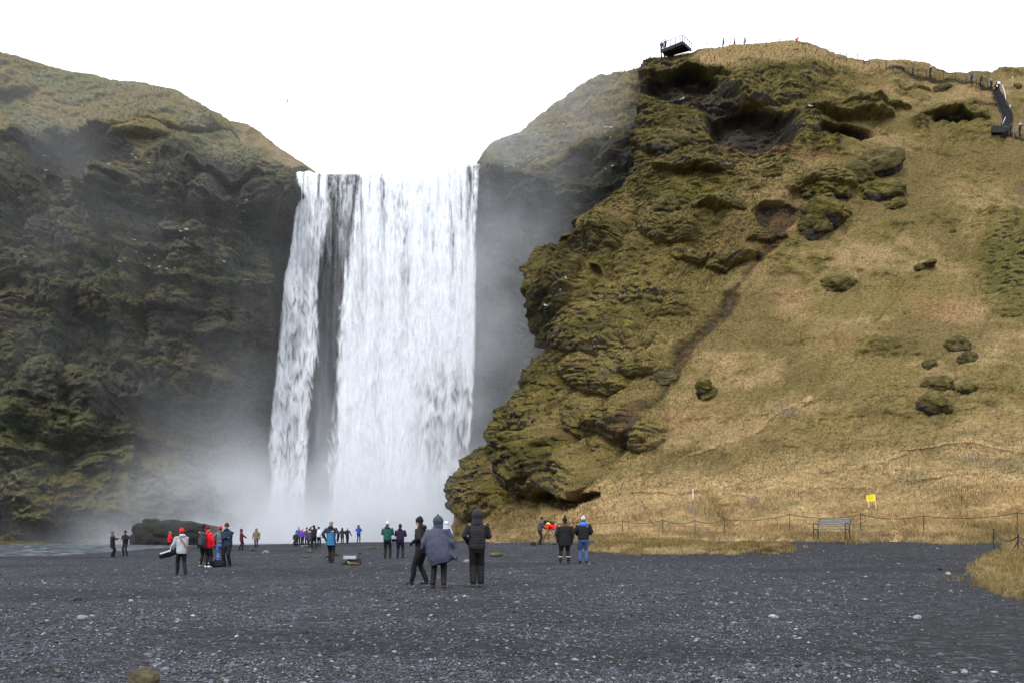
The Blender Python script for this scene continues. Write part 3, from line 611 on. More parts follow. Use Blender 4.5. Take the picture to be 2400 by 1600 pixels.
def build_waterfall():
    nu, nv, nb = 520, 700, 30
    def sheet(off, seed, gain, streak, bright=0):
        s = np.linspace(-0.012, 1.012, nu)[None, :]; t = np.linspace(0, 1, nv)[:, None]
        pyl = interp2(LIPZ, lerp(697, 1121, s)); py = pyl+(1268-pyl)*t
        px = lerp(interp2(EL, py), interp2(ER, py), s)
        # the edge keeps a ragged outline
        Y = 140.6-off-5.2*np.sqrt(np.clip(t, 0, 1)*1.0)+0*s
        P = W(px, py, Y)
        gl, gr = interp2(GL, py), interp2(GR, py)
        q = P*[1, 0.3, 1]
        swirl = fbm(q*[0.5, 1, 0.14], 0.5, 3, seed+1)
        q2 = q+np.stack([1.2*swirl, 0*swirl, 0*swirl], -1)*sstep(0.15, 0.6, t)[..., None]
        st = fbm(q2*[1, 1, 0.045], 2.2, 4, seed)                     # threads
        st2 = fbm(q2*[1, 1, 0.07], 0.7, 3, seed+3)
        # arrowhead plumes: bright noses pointing down
        ph = q2[..., 2]*0.105+2.2*fbm(q2*[1, 1, 0.10], 0.34, 3, seed+5)+0.5*vn(q2*[1, 1, 0.3], 1.3, seed+6)
        f = ph-np.floor(ph); plume = np.where(f < 0.26, sstep(0, 0.26, f), 1-0.9*sstep(0.26, 1.0, f))
        ph2 = q2[..., 2]*0.24+2.0*fbm(q2*[1, 1, 0.15], 0.8, 3, seed+8); f2 = ph2-np.floor(ph2); plume2 = np.where(f2 < 0.3, sstep(0, 0.3, f2), 1-0.9*sstep(0.3, 1.0, f2))
        low = sstep(0.10, 0.42, t)
        strand = sstep(0, 16, px-interp2(EL, py)+20*st+14*st2+4*(plume-0.5)*low+17)*sstep(0, 18, gl-px+16*st2+5*(plume2-0.5)*low+8)
        gap = sstep(-6, 12, px-gl+8*st2)*sstep(-6, 12, gr-px+8*st2)
        main = sstep(0, 18, px-gr+16*st2+8*(plume2-0.5)*low+1)*sstep(0, 22, interp2(ER, py)-px+24*st+18*st2+14*(plume2-0.5)*low+12)
        a_str = lerp(0.58+1.1*st+0.6*st2, 0.14+1.0*(0.55*plume+0.45*plume2)+0.55*st2+0.15*st, low)
        centre = sstep(880, 960, px+60*st2)*sstep(1120, 1040, px)
        a_main = lerp(0.66+0.95*st+0.9*st2+0.35*centre, 0.62+0.42*(0.65*plume+0.35*plume2)+0.35*st2+0.10*st+0.10*centre, low)
        rlow = sstep(960, 1000, px)*sstep(0.5, 0.62, t)
        a_main = lerp(a_main, -0.02+0.95*(0.55*plume+0.45*plume2)+0.7*st2, 0.85*rlow)
        a_gap = lerp(0.10+0.8*st+0.5*st2, 0.01+0.20*st2, sstep(0.04, 0.35, t))
        a = np.maximum(np.maximum(strand*a_str, main*a_main), gap*np.clip(a_gap, 0, 1)*0.8)
        a = a*gain
        a = a*sstep(0.0, 0.02, s+0.012)*sstep(1.012, 0.99, s)
        grn = lerp(0.32, 0.13, low)*streak*np.clip(a*3, 0, 1)
        rel = (0.55*plume+0.12*plume2)*low*lerp(1.0, 0.5, main)+0.3*st2+lerp(0.22, 0.03, low)*st
        P = P+np.array([0, -1, 0])*(rel*0.40*sstep(0, 0.06, t))[..., None]
        P[..., 2] += (0.55*vn(P[:1]*[1, 0, 0], 0.55, 71)+0.30*vn(P[:1]*[1, 0, 0], 1.7, 72))*sstep(0.12, 0.0, t)
        # river running up to the lip
        bk = [P[0]+np.array([0, 1.2*q_+0.2, 0.012*q_-0.05]) for q_ in range(nb, 0, -1)]
        P = np.concatenate([np.array(bk), P], 0)
        ab = 0.75+0.5*fbm(np.array(bk), 0.8, 3, 2); a = np.concatenate([ab, a], 0); grn = np.concatenate([np.full_like(ab, 0.2), grn], 0)
        return P, np.stack([np.clip(a, 0, 1), grn+0*a, 0*a], -1)
    m = water_material('falling_water')
    Ps, Fs, Cs, k = [], [], [], 0
    for off, seed, gain, streak in ((0.0, 300, 1.0, 1.0), (1.4, 340, 0.45, 1.6)):
        P, c = sheet(off, seed, gain, streak)
        if off: P = P[nb:]; c = c[nb:]
        Ps.append(P.reshape(-1, 3)); Cs.append(c.reshape(-1, 3)); Fs.append(grid_faces(*P.shape[:2])+k); k += P.shape[0]*P.shape[1]
    o = link('waterfall', mesh_np('waterfall', np.concatenate(Ps), np.concatenate(Fs), np.concatenate(Cs)), m); o['kind'] = 'structure'

class NG:
    "tiny helper to write node maths"
    def __init__(s, t): s.N, s.L = t.nodes, t.links
    def m(s, op, a, b=0.0, c=0.0, clamp=False):
        n = s.N.new('ShaderNodeMath'); n.operation = op; n.use_clamp = clamp
        for i, v in enumerate((a, b, c)):
            if isinstance(v, (int, float)): n.inputs[i].default_value = v
            else: s.L.new(v, n.inputs[i])
        return n.outputs[0]
    def ss(s, a, b, x, lo=0.0, hi=1.0):
        n = s.N.new('ShaderNodeMapRange'); n.interpolation_type = 'SMOOTHSTEP'
        n.inputs['From Min'].default_value = min(a, b); n.inputs['From Max'].default_value = max(a, b)
        n.inputs['To Min'].default_value = lo if a < b else hi; n.inputs['To Max'].default_value = hi if a < b else lo
        s.L.new(x, n.inputs[0]); return n.outputs[0]
def build_mist():
    "spray drifting from the foot of the fall and along the right wall"
    mb = MB(); mb.box((-30, 126, 39), (130, 56, 82)); 
    m = bpy.data.materials.new('spray'); t = nt(m); g = NG(t); N, L = t.nodes, t.links
    o = N.new('ShaderNodeOutputMaterial'); v = N.new('ShaderNodeVolumePrincipled'); L.new(v.outputs[0], o.inputs['Volume'])
    v.inputs['Color'].default_value = (0.92, 0.955, 1.0, 1); v.inputs['Anisotropy'].default_value = 0.0
    ge = N.new('ShaderNodeNewGeometry'); sp = N.new('ShaderNodeSeparateXYZ'); L.new(ge.outputs['Position'], sp.inputs[0]); x, y, z = sp.outputs
    n1 = N.new('ShaderNodeTexNoise'); n1.inputs['Scale'].default_value = 0.085; n1.inputs['Detail'].default_value = 3; n1.inputs['Roughness'].default_value = 0.55; L.new(ge.outputs['Position'], n1.inputs['Vector'])
    ns = g.ss(0.34, 0.68, n1.outputs[0], 0.25, 1.75)
    xf = g.m('MULTIPLY', g.ss(-64, -36, x, 0.0, 1.0), g.ss(6, -9, x, 0.15, 1.0))
    zh = g.m('MULTIPLY_ADD', xf, 2.7, 1.7)
    e = g.m('EXPONENT', g.m('MULTIPLY', g.m('DIVIDE', g.m('MAXIMUM', z, 0.0), zh), -1.0))
    d1 = g.m('MULTIPLY', g.m('MULTIPLY', xf, e), 0.19)
    # plume of spray rising in front of the curtain
    d1b = g.m('MULTIPLY', g.m('MULTIPLY', g.ss(-33, -22, x), g.ss(-2, -14, x)), g.m('MULTIPLY', g.ss(40, 4, z), 0.006))
    veil = g.m('MULTIPLY', g.m('MULTIPLY', g.ss(-9, -5, x), g.ss(16, -5, x)), g.m('MULTIPLY', g.m('MULTIPLY', g.ss(68, 40, z), g.ss(0, 45, z, 0.45, 1.0)), g.m('MULTIPLY', g.ss(120, 132, y), 0.034)))
    slope = g.m('MULTIPLY', g.m('MULTIPLY', g.ss(-8, -2, x), g.ss(22, 12, x)), g.m('MULTIPLY', g.m('MULTIPLY', g.ss(48, 58, z), g.ss(79, 70, z)), g.m('MULTIPLY', g.ss(122, 134, y), 0.013)))
    lft = g.m('MULTIPLY', g.m('MULTIPLY', g.ss(-92, -75, x), g.ss(-40, -60, x)), g.m('MULTIPLY', g.m('MULTIPLY', g.ss(30, 48, z), g.ss(64, 54, z)), 0.0012))
    base = g.m('ADD', g.m('ADD', g.m('MULTIPLY', g.ss(14, 2, x), 0.0009), g.m('MULTIPLY', g.ss(-15, -35, x), 0.0010)), g.m('MULTIPLY', g.ss(14, 0, z), g.m('MULTIPLY', g.ss(-95, -60, x), 0.008)))
    d = g.m('ADD', g.m('ADD', g.m('ADD', d1, d1b), g.m('ADD', g.m('ADD', veil, slope), lft)), base)
    d = g.m('MULTIPLY', g.m('MULTIPLY', d, ns), g.ss(98, 112, y))
    L.new(d, v.inputs['Density'])
    o2 = mb.build('mist', m); o2['kind'] = 'stuff'
# ================================================================ loose stones, grass blades
ICO_V = None
def ico():
    bm = bmesh.new(); bmesh.ops.create_icosphere(bm, subdivisions=1, radius=1.0)
    V = np.array([v.co[:] for v in bm.verts]); Fc = np.array([[v.index for v in f.verts] for f in bm.faces]); bm.free(); return V, Fc
def build_stones(n=190000):
    V0, F0 = ico(); nvv = len(V0)
    py = 1266+ (1640-1266)*RS.rand(n)**0.85
    px = RS.uniform(-60, 2460, n)
    Y = 1.32*F/(py-HY)
    keep = Y < 60; px, py, Y = px[keep], py[keep], Y[keep]; n = len(Y)
    X = (px-HX)/F*Y
    q = np.stack([X, Y, 0*X], -1)
    sand = sstep(0.0, 0.35, fbm(q, (0.10, 0.22, 1), 3, 2))
    clump = fbm(q, 0.9, 3, 8)
    right = sstep(0.30, 0.52, (px-HX)/F)*sstep(36, 12, Y)
    onr = river_mask(X, Y)
    lane = sstep(0.02, 0.10, (px-HX)/F)*sstep(30, 38, Y)
    p = (1-0.72*sand)*(0.65+0.9*clump)*(1-0.8*right)*(1-0.75*lane)*(1-onr)
    k = RS.rand(n) < p; X, Y, q = X[k], Y[k], q[k]; n = len(X)
    Z = ground_full(X, Y)
    pxm = F/Y*0.4267
    size = np.exp(RS.normal(0, 0.55, n))*0.0080*(Y/8.0)**0.55
    size = np.clip(size, 0.4/pxm*0.5, 0.058)
    ang = RS.uniform(0, 6.283, n); el = RS.uniform(0.55, 1.0, n); fl = RS.uniform(0.22, 0.55, n)
    V = V0[None]*(1+0.28*RS.uniform(-1, 1, (n, nvv, 1)))*size[:, None, None]
    V = V*np.stack([np.ones(n), el, fl], -1)[:, None, :]
    tl = RS.normal(0, 0.22, n)
    z = V[..., 2]+V[..., 0]*tl[:, None]; x = V[..., 0]*np.cos(ang)[:, None]-V[..., 1]*np.sin(ang)[:, None]; y = V[..., 0]*np.sin(ang)[:, None]+V[..., 1]*np.cos(ang)[:, None]
    V = np.stack([x+X[:, None], y+Y[:, None], z+(Z+size*fl*0.35)[:, None]], -1)
    Fc = (F0[None]+(np.arange(n)*nvv)[:, None, None]).reshape(-1, 3)
    tone = np.clip(np.exp(RS.normal(-2.5, 0.66, n)), 0.02, 0.42)
    tint = np.stack([0.93+0.10*RS.rand(n), 0.97+0.05*RS.rand(n), 1.12+0.10*RS.rand(n)], -1)
    warm = RS.rand(n) < 0.06; tint[warm] = [1.1, 0.98, 0.8]
    c = np.repeat((tone[:, None]*tint)[:, None], nvv, 1)
    me = mesh_np('gravel_stones', V, Fc, c, smooth=False)
    o = link('gravel_stones', me, mat_attr('stone_cover', 30, 90, 0.3, 0.85, 0.0, 0.35)); o['kind'] = 'stuff'

def blades(name, B, h, w, cols, lean=0.5, bias=(0, 0), mat=None):
    "grass as bent blades: B roots (n,3), h heights, w widths, cols (n,3)"
    n = len(B)
    a = RS.uniform(0, 6.283, n); d = np.stack([np.cos(a), np.sin(a), 0*a], -1)
    la = RS.uniform(0, 6.283, n); ll = lean*RS.rand(n)
    L = np.stack([np.cos(la)*ll+bias[0], np.sin(la)*ll+bias[1], 0*ll], -1)*h[:, None]
    up = np.stack([0*h, 0*h, h], -1)
    v0 = B-d*w[:, None]*0.5; v1 = B+d*w[:, None]*0.5
    m0 = B+up*0.55+L*0.3-d*w[:, None]*0.36; m1 = B+up*0.55+L*0.3+d*w[:, None]*0.36
    tip = B+up*0.92+L
    V = np.stack([v0, v1, m1, m0, tip], 1).reshape(-1, 3)
    k = (np.arange(n)*5)[:, None]
    Fc = np.concatenate([k+[0, 1, 2], k+[0, 2, 3], k+[3, 2, 4]], 0)
    C = np.repeat(cols[:, None], 5, 1)
    me = mesh_np(name, V, Fc, C, smooth=False)
    o = link(name, me, mat); o['kind'] = 'stuff'; return o
def build_grass():
    gm = mat_attr('grass_blades', 1.5, 5, 0.25, 0.9, 0.0, 0.1)
    S, sx, sy = SHEETS['C']; nv, nu = sx.shape
    def sample(n, cond):
        r = RS.randint(0, nv-1, n); c = RS.randint(0, nu-1, n); a, b = RS.rand(n), RS.rand(n)
        P = S[r, c]*((1-a)*(1-b))[:, None]+S[r+1, c]*(a*(1-b))[:, None]+S[r, c+1]*((1-a)*b)[:, None]+S[r+1, c+1]*(a*b)[:, None]
        x, y = sx[r, c], sy[r, c]
        k = cond(x, y, P); return P[k], x[k], y[k]
    def tone(P, c0, c1, sd=0.22):
        t = sstep(-0.4, 0.4, fbm(P, 0.5, 3, 15))
        return np.clip(lerp(c0, c1, t[:, None])*np.exp(RS.normal(0, sd, len(P)))[:, None], 0.01, 0.7)
    P, x, y = sample(900000, lambda x, y, P: (y > 1135) & (x < 2480) & (x > 1060) & (RS.rand(len(x)) < sstep(1120, 1215, y)*0.95+0.05))
    n = len(P); thick = 0.6+0.8*sstep(-0.2, 0.4, fbm(P, 0.35, 3, 77))
    c = tone(P, STRAW*0.8, STRAW*1.25); g = sstep(0.1, 0.5, fbm(P, 0.25, 3, 79))[:, None]; c = lerp(c, OLIVE*1.2*np.exp(RS.normal(0, 0.2, n))[:, None], 0.6*g)
    gr = (RS.rand(n) < 0.16*sstep(-0.1, 0.5, fbm(P, 0.6, 3, 88)))[:, None]; c = np.where(gr, c*0.35, c)
    blades('dry_grass', P-[0, 0, 0.03], RS.uniform(0.16, 0.42, n)*thick, RS.uniform(0.012, 0.028, n)*(P[:, 1]/50), c, 0.9, (-0.15, -0.1), gm)
    P, x, y = sample(330000, lambda x, y, P: (y < 1160) & (x < 2480) & (x > 1500) & (RS.rand(len(x)) < 0.35*sstep(430, 520, x-1100+0.55*(y-800)) + 0.5*sstep(900, 1150, y)*sstep(1350, 1500, x)))
    n = len(P); c = tone(P, OLIVE*0.8, STRAW*0.75, 0.25); dk = (RS.rand(n) < 0.22*sstep(-0.1, 0.4, fbm(P, 0.5, 3, 89)))[:, None]; c = np.where(dk, c*0.4, c)
    blades('hill_grass', P-[0, 0, 0.04], RS.uniform(0.12, 0.34, n), RS.uniform(0.02, 0.045, n)*(P[:, 1]/80), c, 1.0, (-0.1, -0.25), gm)
    # moss and grass fringes of the rocky part
    P, x, y = sample(260000, lambda x, y, P: (y < 1240) & (x < 2200) & (RS.rand(len(x)) < 0.6*sstep(640, 480, x-1100+0.55*(y-800))))
    n = len(P); c = tone(P, MOSS*1.2, OLIVE*1.1, 0.3); dk = (RS.rand(n) < 0.2)[:, None]; c = np.where(dk, c*0.4, c)
    blades('moss_tufts', P-[0, 0, 0.04], RS.uniform(0.12, 0.32, n), RS.uniform(0.05, 0.10, n)*(P[:, 1]/100), c, 1.0, (-0.1, -0.35), gm)
    S, sx, sy = SHEETS['A']; nv, nu = sx.shape
    P, x, y = sample(330000, lambda x, y, P: (x > -20) & (x < 700) & (RS.rand(len(x)) < 0.55) | ((x > 1130) & (x < 1500) & (y < 520)))
    n = len(P); t = sstep(420, 300, y)[:, None]; c = lerp(tone(P, MOSS*0.55, MOSS*1.0, 0.3), tone(P, GREYG*0.8, OLIVE*0.8, 0.3), t)
    dk = (RS.rand(n) < 0.35)[:, None]; c = np.where(dk, c*0.4, c)
    nn = fbm(P, 0.2, 3, 66); k = nn > -0.12
    blades('cliff_grass', (P-[0, 0, 0.05])[k], RS.uniform(0.15, 0.42, n)[k], RS.uniform(0.06, 0.12, n)[k], c[k], 1.0, (0.05, -0.4), gm)

def mound(name, poly, h, seed, label=None):
    "low turf patch lying on the gravel: outline given as photo points on the ground"
    pts = np.array([drop(a, b)[:2] for a, b in poly])
    lo, hi = pts.min(0)-0.6, pts.max(0)+0.6
    res = 0.06 if (hi-lo).max() < 9 else 0.10
    gx = np.arange(lo[0], hi[0], res); gy = np.arange(lo[1], hi[1], res*1.6)
    X, Y = np.meshgrid(gx, gy)
    ins = np.zeros(X.shape, bool); d = np.full(X.shape, 1e9)
    m = len(pts)
    for i in range(m):
        (x0, y0), (x1, y1) = pts[i], pts[(i+1) % m]
        c = ((y0 > Y) != (y1 > Y)) & (X < (x1-x0)*(Y-y0)/(y1-y0+1e-12)+x0); ins ^= c
        L2 = (x1-x0)**2+(y1-y0)**2+1e-9; t = np.clip(((X-x0)*(x1-x0)+(Y-y0)*(y1-y0))/L2, 0, 1)
        d = np.minimum(d, np.hypot(X-x0-t*(x1-x0), Y-y0-t*(y1-y0)))
    sd = np.where(ins, d, -d)
    P = np.stack([X, Y, 0*X], -1)
    sd = sd+0.6*fbm(P, 1.1, 3, seed)+0.5*fbm(P, 3.5, 3, seed+11)
    g = ground_full(X, Y, False)
    z = np.where(sd > 0, h*np.clip(sd/0.7, 0, 1)**0.5*(0.75+0.6*fbm(P, 0.7, 3, seed+2))+0.05*billow(P, 2.2, 2, seed+4), -0.06)+g
    P = np.stack([X, Y, z], -1)
    nn = fbm(P, 0.8, 3, seed+6)
    cc = lerp(OLIVE*0.9, STRAW*0.75, sstep(-0.3, 0.4, nn)[..., None]); cc = lerp(SOIL, cc, sstep(-0.1, 0.15, sd)[..., None])
    o = link(name, mesh_np(name, P, grid_faces(*X.shape), cc), bpy.data.materials.get('turf') or mat_attr('turf', 6, 22, 0.4, 0.95, 0.02, 0.1)); o['kind'] = 'structure'
    ok = np.argwhere((sd > 0.04) | ((sd > -0.45) & (RS.rand(*sd.shape) < 0.10)))
    P[..., 2] = np.maximum(P[..., 2], g-0.06); return P, ok, seed
def mound_grass(name, M, dens, h, gm, c0, c1):
    P, ok, seed = M; n = int(len(ok)*dens); r = ok[RS.randint(0, len(ok), n)]
    B = P[r[:, 0], r[:, 1]]+np.c_[RS.uniform(-0.06, 0.06, (n, 2)), np.full(n, -0.01)]
    B[:, 2] = np.maximum(B[:, 2], ground_full(B[:, 0], B[:, 1], False)-0.01)
    t = sstep(-0.3, 0.4, fbm(B, 0.9, 3, seed+9))[:, None]
    c = np.clip(lerp(c0, c1, t)*np.exp(RS.normal(0, 0.28, n))[:, None], 0.01, 0.6)
    dk = (RS.rand(n) < 0.12)[:, None]; c = np.where(dk, c*0.4, c)
    blades(name, B, RS.uniform(0.4, 1.1, n)*h, RS.uniform(0.008, 0.02, n)*(B[:, 1]/38), c, 1.0, (-0.1, -0.1), gm)
def build_turf():
    gm = bpy.data.materials['grass_blades']
    M = mound('grass_island', [(1378,1290),(1400,1278),(1440,1272),(1520,1270),(1600,1271),(1660,1274),(1700,1279),(1690,1288),(1640,1296),(1560,1300),(1470,1299)], 0.20, 401)
    mound_grass('island_grass', M, 4.5, 0.17, gm, OLIVE*1.25, STRAW*0.95)
    M = mound('grass_island', [(1655,1297),(1700,1284),(1720,1276),(1760,1274),(1805,1278),(1790,1288),(1730,1299)], 0.16, 411)
    mound_grass('island_grass', M, 5, 0.16, gm, OLIVE*1.2, STRAW)
    M = mound('grass_island', [(1788,1295),(1800,1284),(1830,1277),(1856,1281),(1845,1291),(1815,1297)], 0.16, 421)
    mound_grass('island_grass', M, 9, 0.22, gm, OLIVE*1.1, STRAW)
    M = mound('grass_bank', [(2280,1354),(2296,1338),(2322,1316),(2352,1296),(2400,1279),(2620,1272),(2640,1330),(2560,1400),(2470,1418),(2400,1404),(2340,1382)], 0.34, 431)
    mound_grass('bank_grass', M, 5, 0.22, gm, OLIVE*1.35, STRAW*0.95)
    M = mound('grass_verge', [(1180,1264),(2460,1264),(2450,1275),(2300,1272),(2220,1274),(2160,1271),(2100,1266.5),(2050,1270),(1990,1274),(1960,1269),(1920,1270),(1850,1268),(1780,1266),(1700,1265.5),(1600,1266),(1500,1265.5),(1420,1266),(1330,1272),(1250,1269)], 0.34, 441)
    mound_grass('verge_grass', M, 3.2, 0.30, gm, STRAW*0.65, STRAW*1.0)
    M = mound('shore_turf', [(-60,1278),(-60,1268),(150,1268),(420,1270),(440,1274),(250,1277),(120,1280)], 0.5, 451)
    mound_grass('shore_grass', M, 1.2, 0.35, gm, np.array([0.12, 0.14, 0.035]), OLIVE)
# ================================================================ people
def loft(bm, pts, rad, n=12, capf=0.6):
    "closed tube through pts; rad = [(rx, ry)] (rx across X-ish, ry the other way), rounded ends"
    pts = [Vector(p) for p in pts]; m = len(pts); rings = []
    tang = [(pts[min(i+1, m-1)]-pts[max(i-1, 0)]).normalized() for i in range(m)]
    def frame(t):
        ref = Vector((1, 0, 0)) if abs(t.x) < 0.85 else Vector((0, 1, 0))
        y = t.cross(ref).normalized(); x = y.cross(t).normalized(); return x, y
    def ring(c, t, rx, ry):
        x, y = frame(t)
        return [bm.verts.new(c+x*math.cos(a)*rx+y*math.sin(a)*ry) for a in [2*math.pi*k/n for k in range(n)]]
    def RR(r): return r if hasattr(r, '__len__') else (r, r)
    r0, r1 = RR(rad[0]), RR(rad[-1]); c0 = capf*min(r0); c1 = capf*min(r1)
    rings.append(ring(pts[0]-tang[0]*c0, tang[0], r0[0]*0.35, r0[1]*0.35)); rings.append(ring(pts[0]-tang[0]*c0*0.6, tang[0], r0[0]*0.8, r0[1]*0.8))
    for p, t, r in zip(pts, tang, rad): r = RR(r); rings.append(ring(p, t, r[0], r[1]))
    rings.append(ring(pts[-1]+tang[-1]*c1*0.6, tang[-1], r1[0]*0.8, r1[1]*0.8)); rings.append(ring(pts[-1]+tang[-1]*c1, tang[-1], r1[0]*0.35, r1[1]*0.35))
    for a, b in zip(rings[:-1], rings[1:]):
        for k in range(n): bm.faces.new((a[k], a[(k+1) % n], b[(k+1) % n], b[k]))
    bm.faces.new(rings[0][::-1]); bm.faces.new(rings[-1])
def ell(bm, c, r, sub=2, rot=None):
    v = bmesh.ops.create_icosphere(bm, subdivisions=sub, radius=1.0)['verts']
    bmesh.ops.transform(bm, matrix=Matrix.Translation(Vector(c)) @ (rot.to_4x4() if rot is not None else Matrix()) @ Matrix.Diagonal((*r, 1)), verts=v)
def fuse(name, bm, voxel, mat, parent, wr=0.0, wsc=7.0, quilt=0.0, qn=14.0, it=2):
    "voxel-fuses the overlapping volumes into one continuous skin, then adds folds"
    bmesh.ops.recalc_face_normals(bm, faces=bm.faces)
    me = bpy.data.meshes.new(name); bm.to_mesh(me); bm.free()
    o = bpy.data.objects.new(name, me); COL.objects.link(o)
    md = o.modifiers.new('r', 'REMESH'); md.mode = 'VOXEL'; md.voxel_size = voxel; md.use_smooth_shade = True
    sm = o.modifiers.new('s', 'SMOOTH'); sm.factor = 0.5; sm.iterations = it
    dg = bpy.context.evaluated_depsgraph_get(); dg.update()
    me2 = bpy.data.meshes.new_from_object(o.evaluated_get(dg)); o.modifiers.clear(); o.data = me2; me2.name = name; bpy.data.meshes.remove(me)
    nv = len(me2.vertices)
    if (wr or quilt) and nv:
        V = np.empty(nv*3, np.float32); me2.vertices.foreach_get('co', V); V = V.reshape(-1, 3)
        Nn = np.empty(nv*3, np.float32); me2.vertex_normals.foreach_get('vector', Nn); Nn = Nn.reshape(-1, 3)
        d = wr*fbm(V*[1, 1, 0.6], wsc, 3, hash(name) % 50)
        if quilt: d = d+quilt*(np.abs(np.sin(V[:, 2]*qn*math.pi))**0.6-0.6)
        V = V+Nn*d[:, None]; me2.vertices.foreach_set('co', V.ravel().astype(np.float32)); me2.update()
    me2.materials.clear(); me2.materials.append(mat); me2.polygons.foreach_set('use_smooth', np.ones(len(me2.polygons), bool))
    o.parent = parent
    return o
_CM = {}
def cloth(c, rough=0.8):
    k = tuple(round(x, 3) for x in c)+(rough,)
    if k not in _CM: _CM[k] = mat_plain('cloth_%d' % len(_CM), c, rough, 0.22, 9.0, 0.25, 0, 0.2)
    return _CM[k]
SKIN = (0.48, 0.27, 0.19); BLK = (0.012, 0.0125, 0.014); CHAR = (0.024, 0.025, 0.030)
def rotx(v, piv, a):
    v = Vector(v)-Vector(piv); return Matrix.Rotation(a, 3, 'X') @ v+Vector(piv)
def hand(bm, wrist, dirv, side, curl=0.5):
    "palm, four unequal bent fingers and a thumb leaving the side of the palm"
    w = Vector(wrist); d = Vector(dirv).normalized()
    u = Vector((side, 0, 0)); u = (u-d*u.dot(d))
    if u.length < 0.2: u = Vector((0, 0, 1))-d*d.z
    u.normalize(); p = d.cross(u).normalized()
    if p.z > 0: p = -p
    loft(bm, [w, w+d*0.045, w+d*0.085], [(0.026, 0.020), (0.034, 0.017), (0.038, 0.015)], 8)
    for k, (of, ln) in enumerate(((-0.030, 0.066), (-0.010, 0.076), (0.010, 0.072), (0.029, 0.057))):
        a = w+d*0.082+u*of; b = a+d*ln*0.5+p*ln*0.22*curl; c = b+d*ln*0.34+p*ln*0.55*curl
        loft(bm, [a, b, c], [0.0095, 0.0088, 0.0075], 6)
    a = w+d*0.025-u*0.026; b = a+d*0.030-u*0.028+p*0.008; c = b+d*0.030-u*0.004+p*0.014
    loft(bm, [a, b, c], [0.012, 0.010, 0.008], 6)
def person(label, px, feet, top, rz=0.0, Y=None, pos=None, jacket=BLK, trousers=BLK, boots=(0.02, 0.018, 0.017), headwear='beanie', hcol=BLK, skin=SKIN, hair=(0.05, 0.03, 0.02),
           coat=0.80, arms=None, feet_xy=None, lean=0.0, build=1.0, quilt=0.0, hood_down=False, group=None, face=False, sleeves=None, near=False, extra=None, turn=0.0, gloves=True, flare=1.0, crouch=0.0, hi=None):
    """coat = height of the coat's hem as a share of 1.75 m; arms = ((x,y,z) left wrist, right wrist); feet_xy = ((x,y),(x,y)); the figure faces +y before rz"""
    if pos is None:
        if Y is None:
            X, Y, Z = drop(px, feet); Yh = F*1.68/(feet-top)
            if top > 1200 and crouch == 0 and lean < 0.5 and abs(Y/Yh-1) > 0.13: Y = Yh*(1.10 if Y > Yh else 0.92); X = (px-HX)/F*Y; Z = gz(X, Y)
        else: X = (px-HX)/F*Y; Z = EYE+(HY-feet)/F*Y
    else: X, Y, Z = pos
    H = (feet-top)*Y/F
    if pos is None and hi is None and top > 1000: H = min(max(H, 1.55), 1.92)
    k = H/1.76 if hi is None else hi/1.76
    if not (1.45 < (hi or H) < 2.0) or len(label.split()) > 16: print('CHK', label, round(H, 2), round(Y, 1), len(label.split()))
    r = empty('person', (X, Y, Z), math.radians(rz)); r.scale = (k, k, k)
    tag(r, label, 'person', group)
    vb = 0.0075 if near else 0.012; vc = 0.013 if near else 0.02
    fx = feet_xy or ((-0.11, 0.02), (0.11, -0.02)); hipz = 0.92-crouch; B = build
    piv = (0, 0, hipz)
    T = lambda v: rotx(v, piv, -lean)
    sh = [T((-0.185*B, 0, 1.43-crouch)), T((0.185*B, 0, 1.43-crouch))]
    neck = T((0, 0.0, 1.47-crouch)); hd = T((0, 0.02, 1.635-crouch)); 
    arms = arms or ((-0.30*B, 0.04, 0.86), (0.30*B, 0.04, 0.86))
    wr_ = [Vector(a) for a in arms]
    el_ = []
    for i in (0, 1):
        s = -1 if i == 0 else 1; d = wr_[i]-sh[i]; L = d.length
        if L > 0.53: wr_[i] = sh[i]+d.normalized()*0.53; d = wr_[i]-sh[i]; L = 0.53
        mid = (sh[i]+wr_[i])/2; off = math.sqrt(max(0.0, 0.27**2-(L/2)**2))
        out = Vector((s*0.55, -0.35, -0.75)); out = (out-d.normalized()*out.dot(d.normalized())).normalized()
        el_.append(mid+out*off)
    hip = [Vector((-0.09*B, 0, hipz-0.02)), Vector((0.09*B, 0, hipz-0.02))]
    ank = [Vector((fx[i][0], fx[i][1], 0.09)) for i in (0, 1)]; kn = []
    for i in (0, 1):
        d = ank[i]-hip[i]; L = min(d.length, 0.845); off = math.sqrt(max(0.0004, 0.425**2-(L/2)**2)); kn.append((hip[i]+ank[i])/2+Vector((0, off, 0)))
    # ---- body: one continuous surface
    bm = bmesh.new()
    loft(bm, [T((0, 0, 0.90-crouch)), T((0, 0, 1.02-crouch)), T((0, 0.01, 1.15-crouch)), T((0, 0.015, 1.30-crouch)), T((0, 0, 1.42-crouch))], [(0.155*B, 0.11), (0.145*B, 0.105), (0.14*B, 0.10), (0.165*B, 0.115), (0.14*B, 0.085)], 14)
    loft(bm, [neck-Vector((0, 0, 0.05)), hd-Vector((0, 0, 0.06))], [0.058, 0.054], 10)
    Rh = Matrix.Rotation(math.radians(turn), 3, 'Z') @ Matrix.Rotation(-lean*0.7, 3, 'X')
    def hp(v): return hd+Rh @ Vector(v)
    ell(bm, hp((0, -0.005, 0.025)), (0.074, 0.092, 0.098), 3, Rh); ell(bm, hp((0, 0.018, -0.045)), (0.056, 0.066, 0.068), 2, Rh)
    ell(bm, hp((0, 0.098, -0.015)), (0.014, 0.020, 0.026), 1, Rh); ell(bm, hp((0, 0.072, -0.095)), (0.026, 0.020, 0.018), 1, Rh)
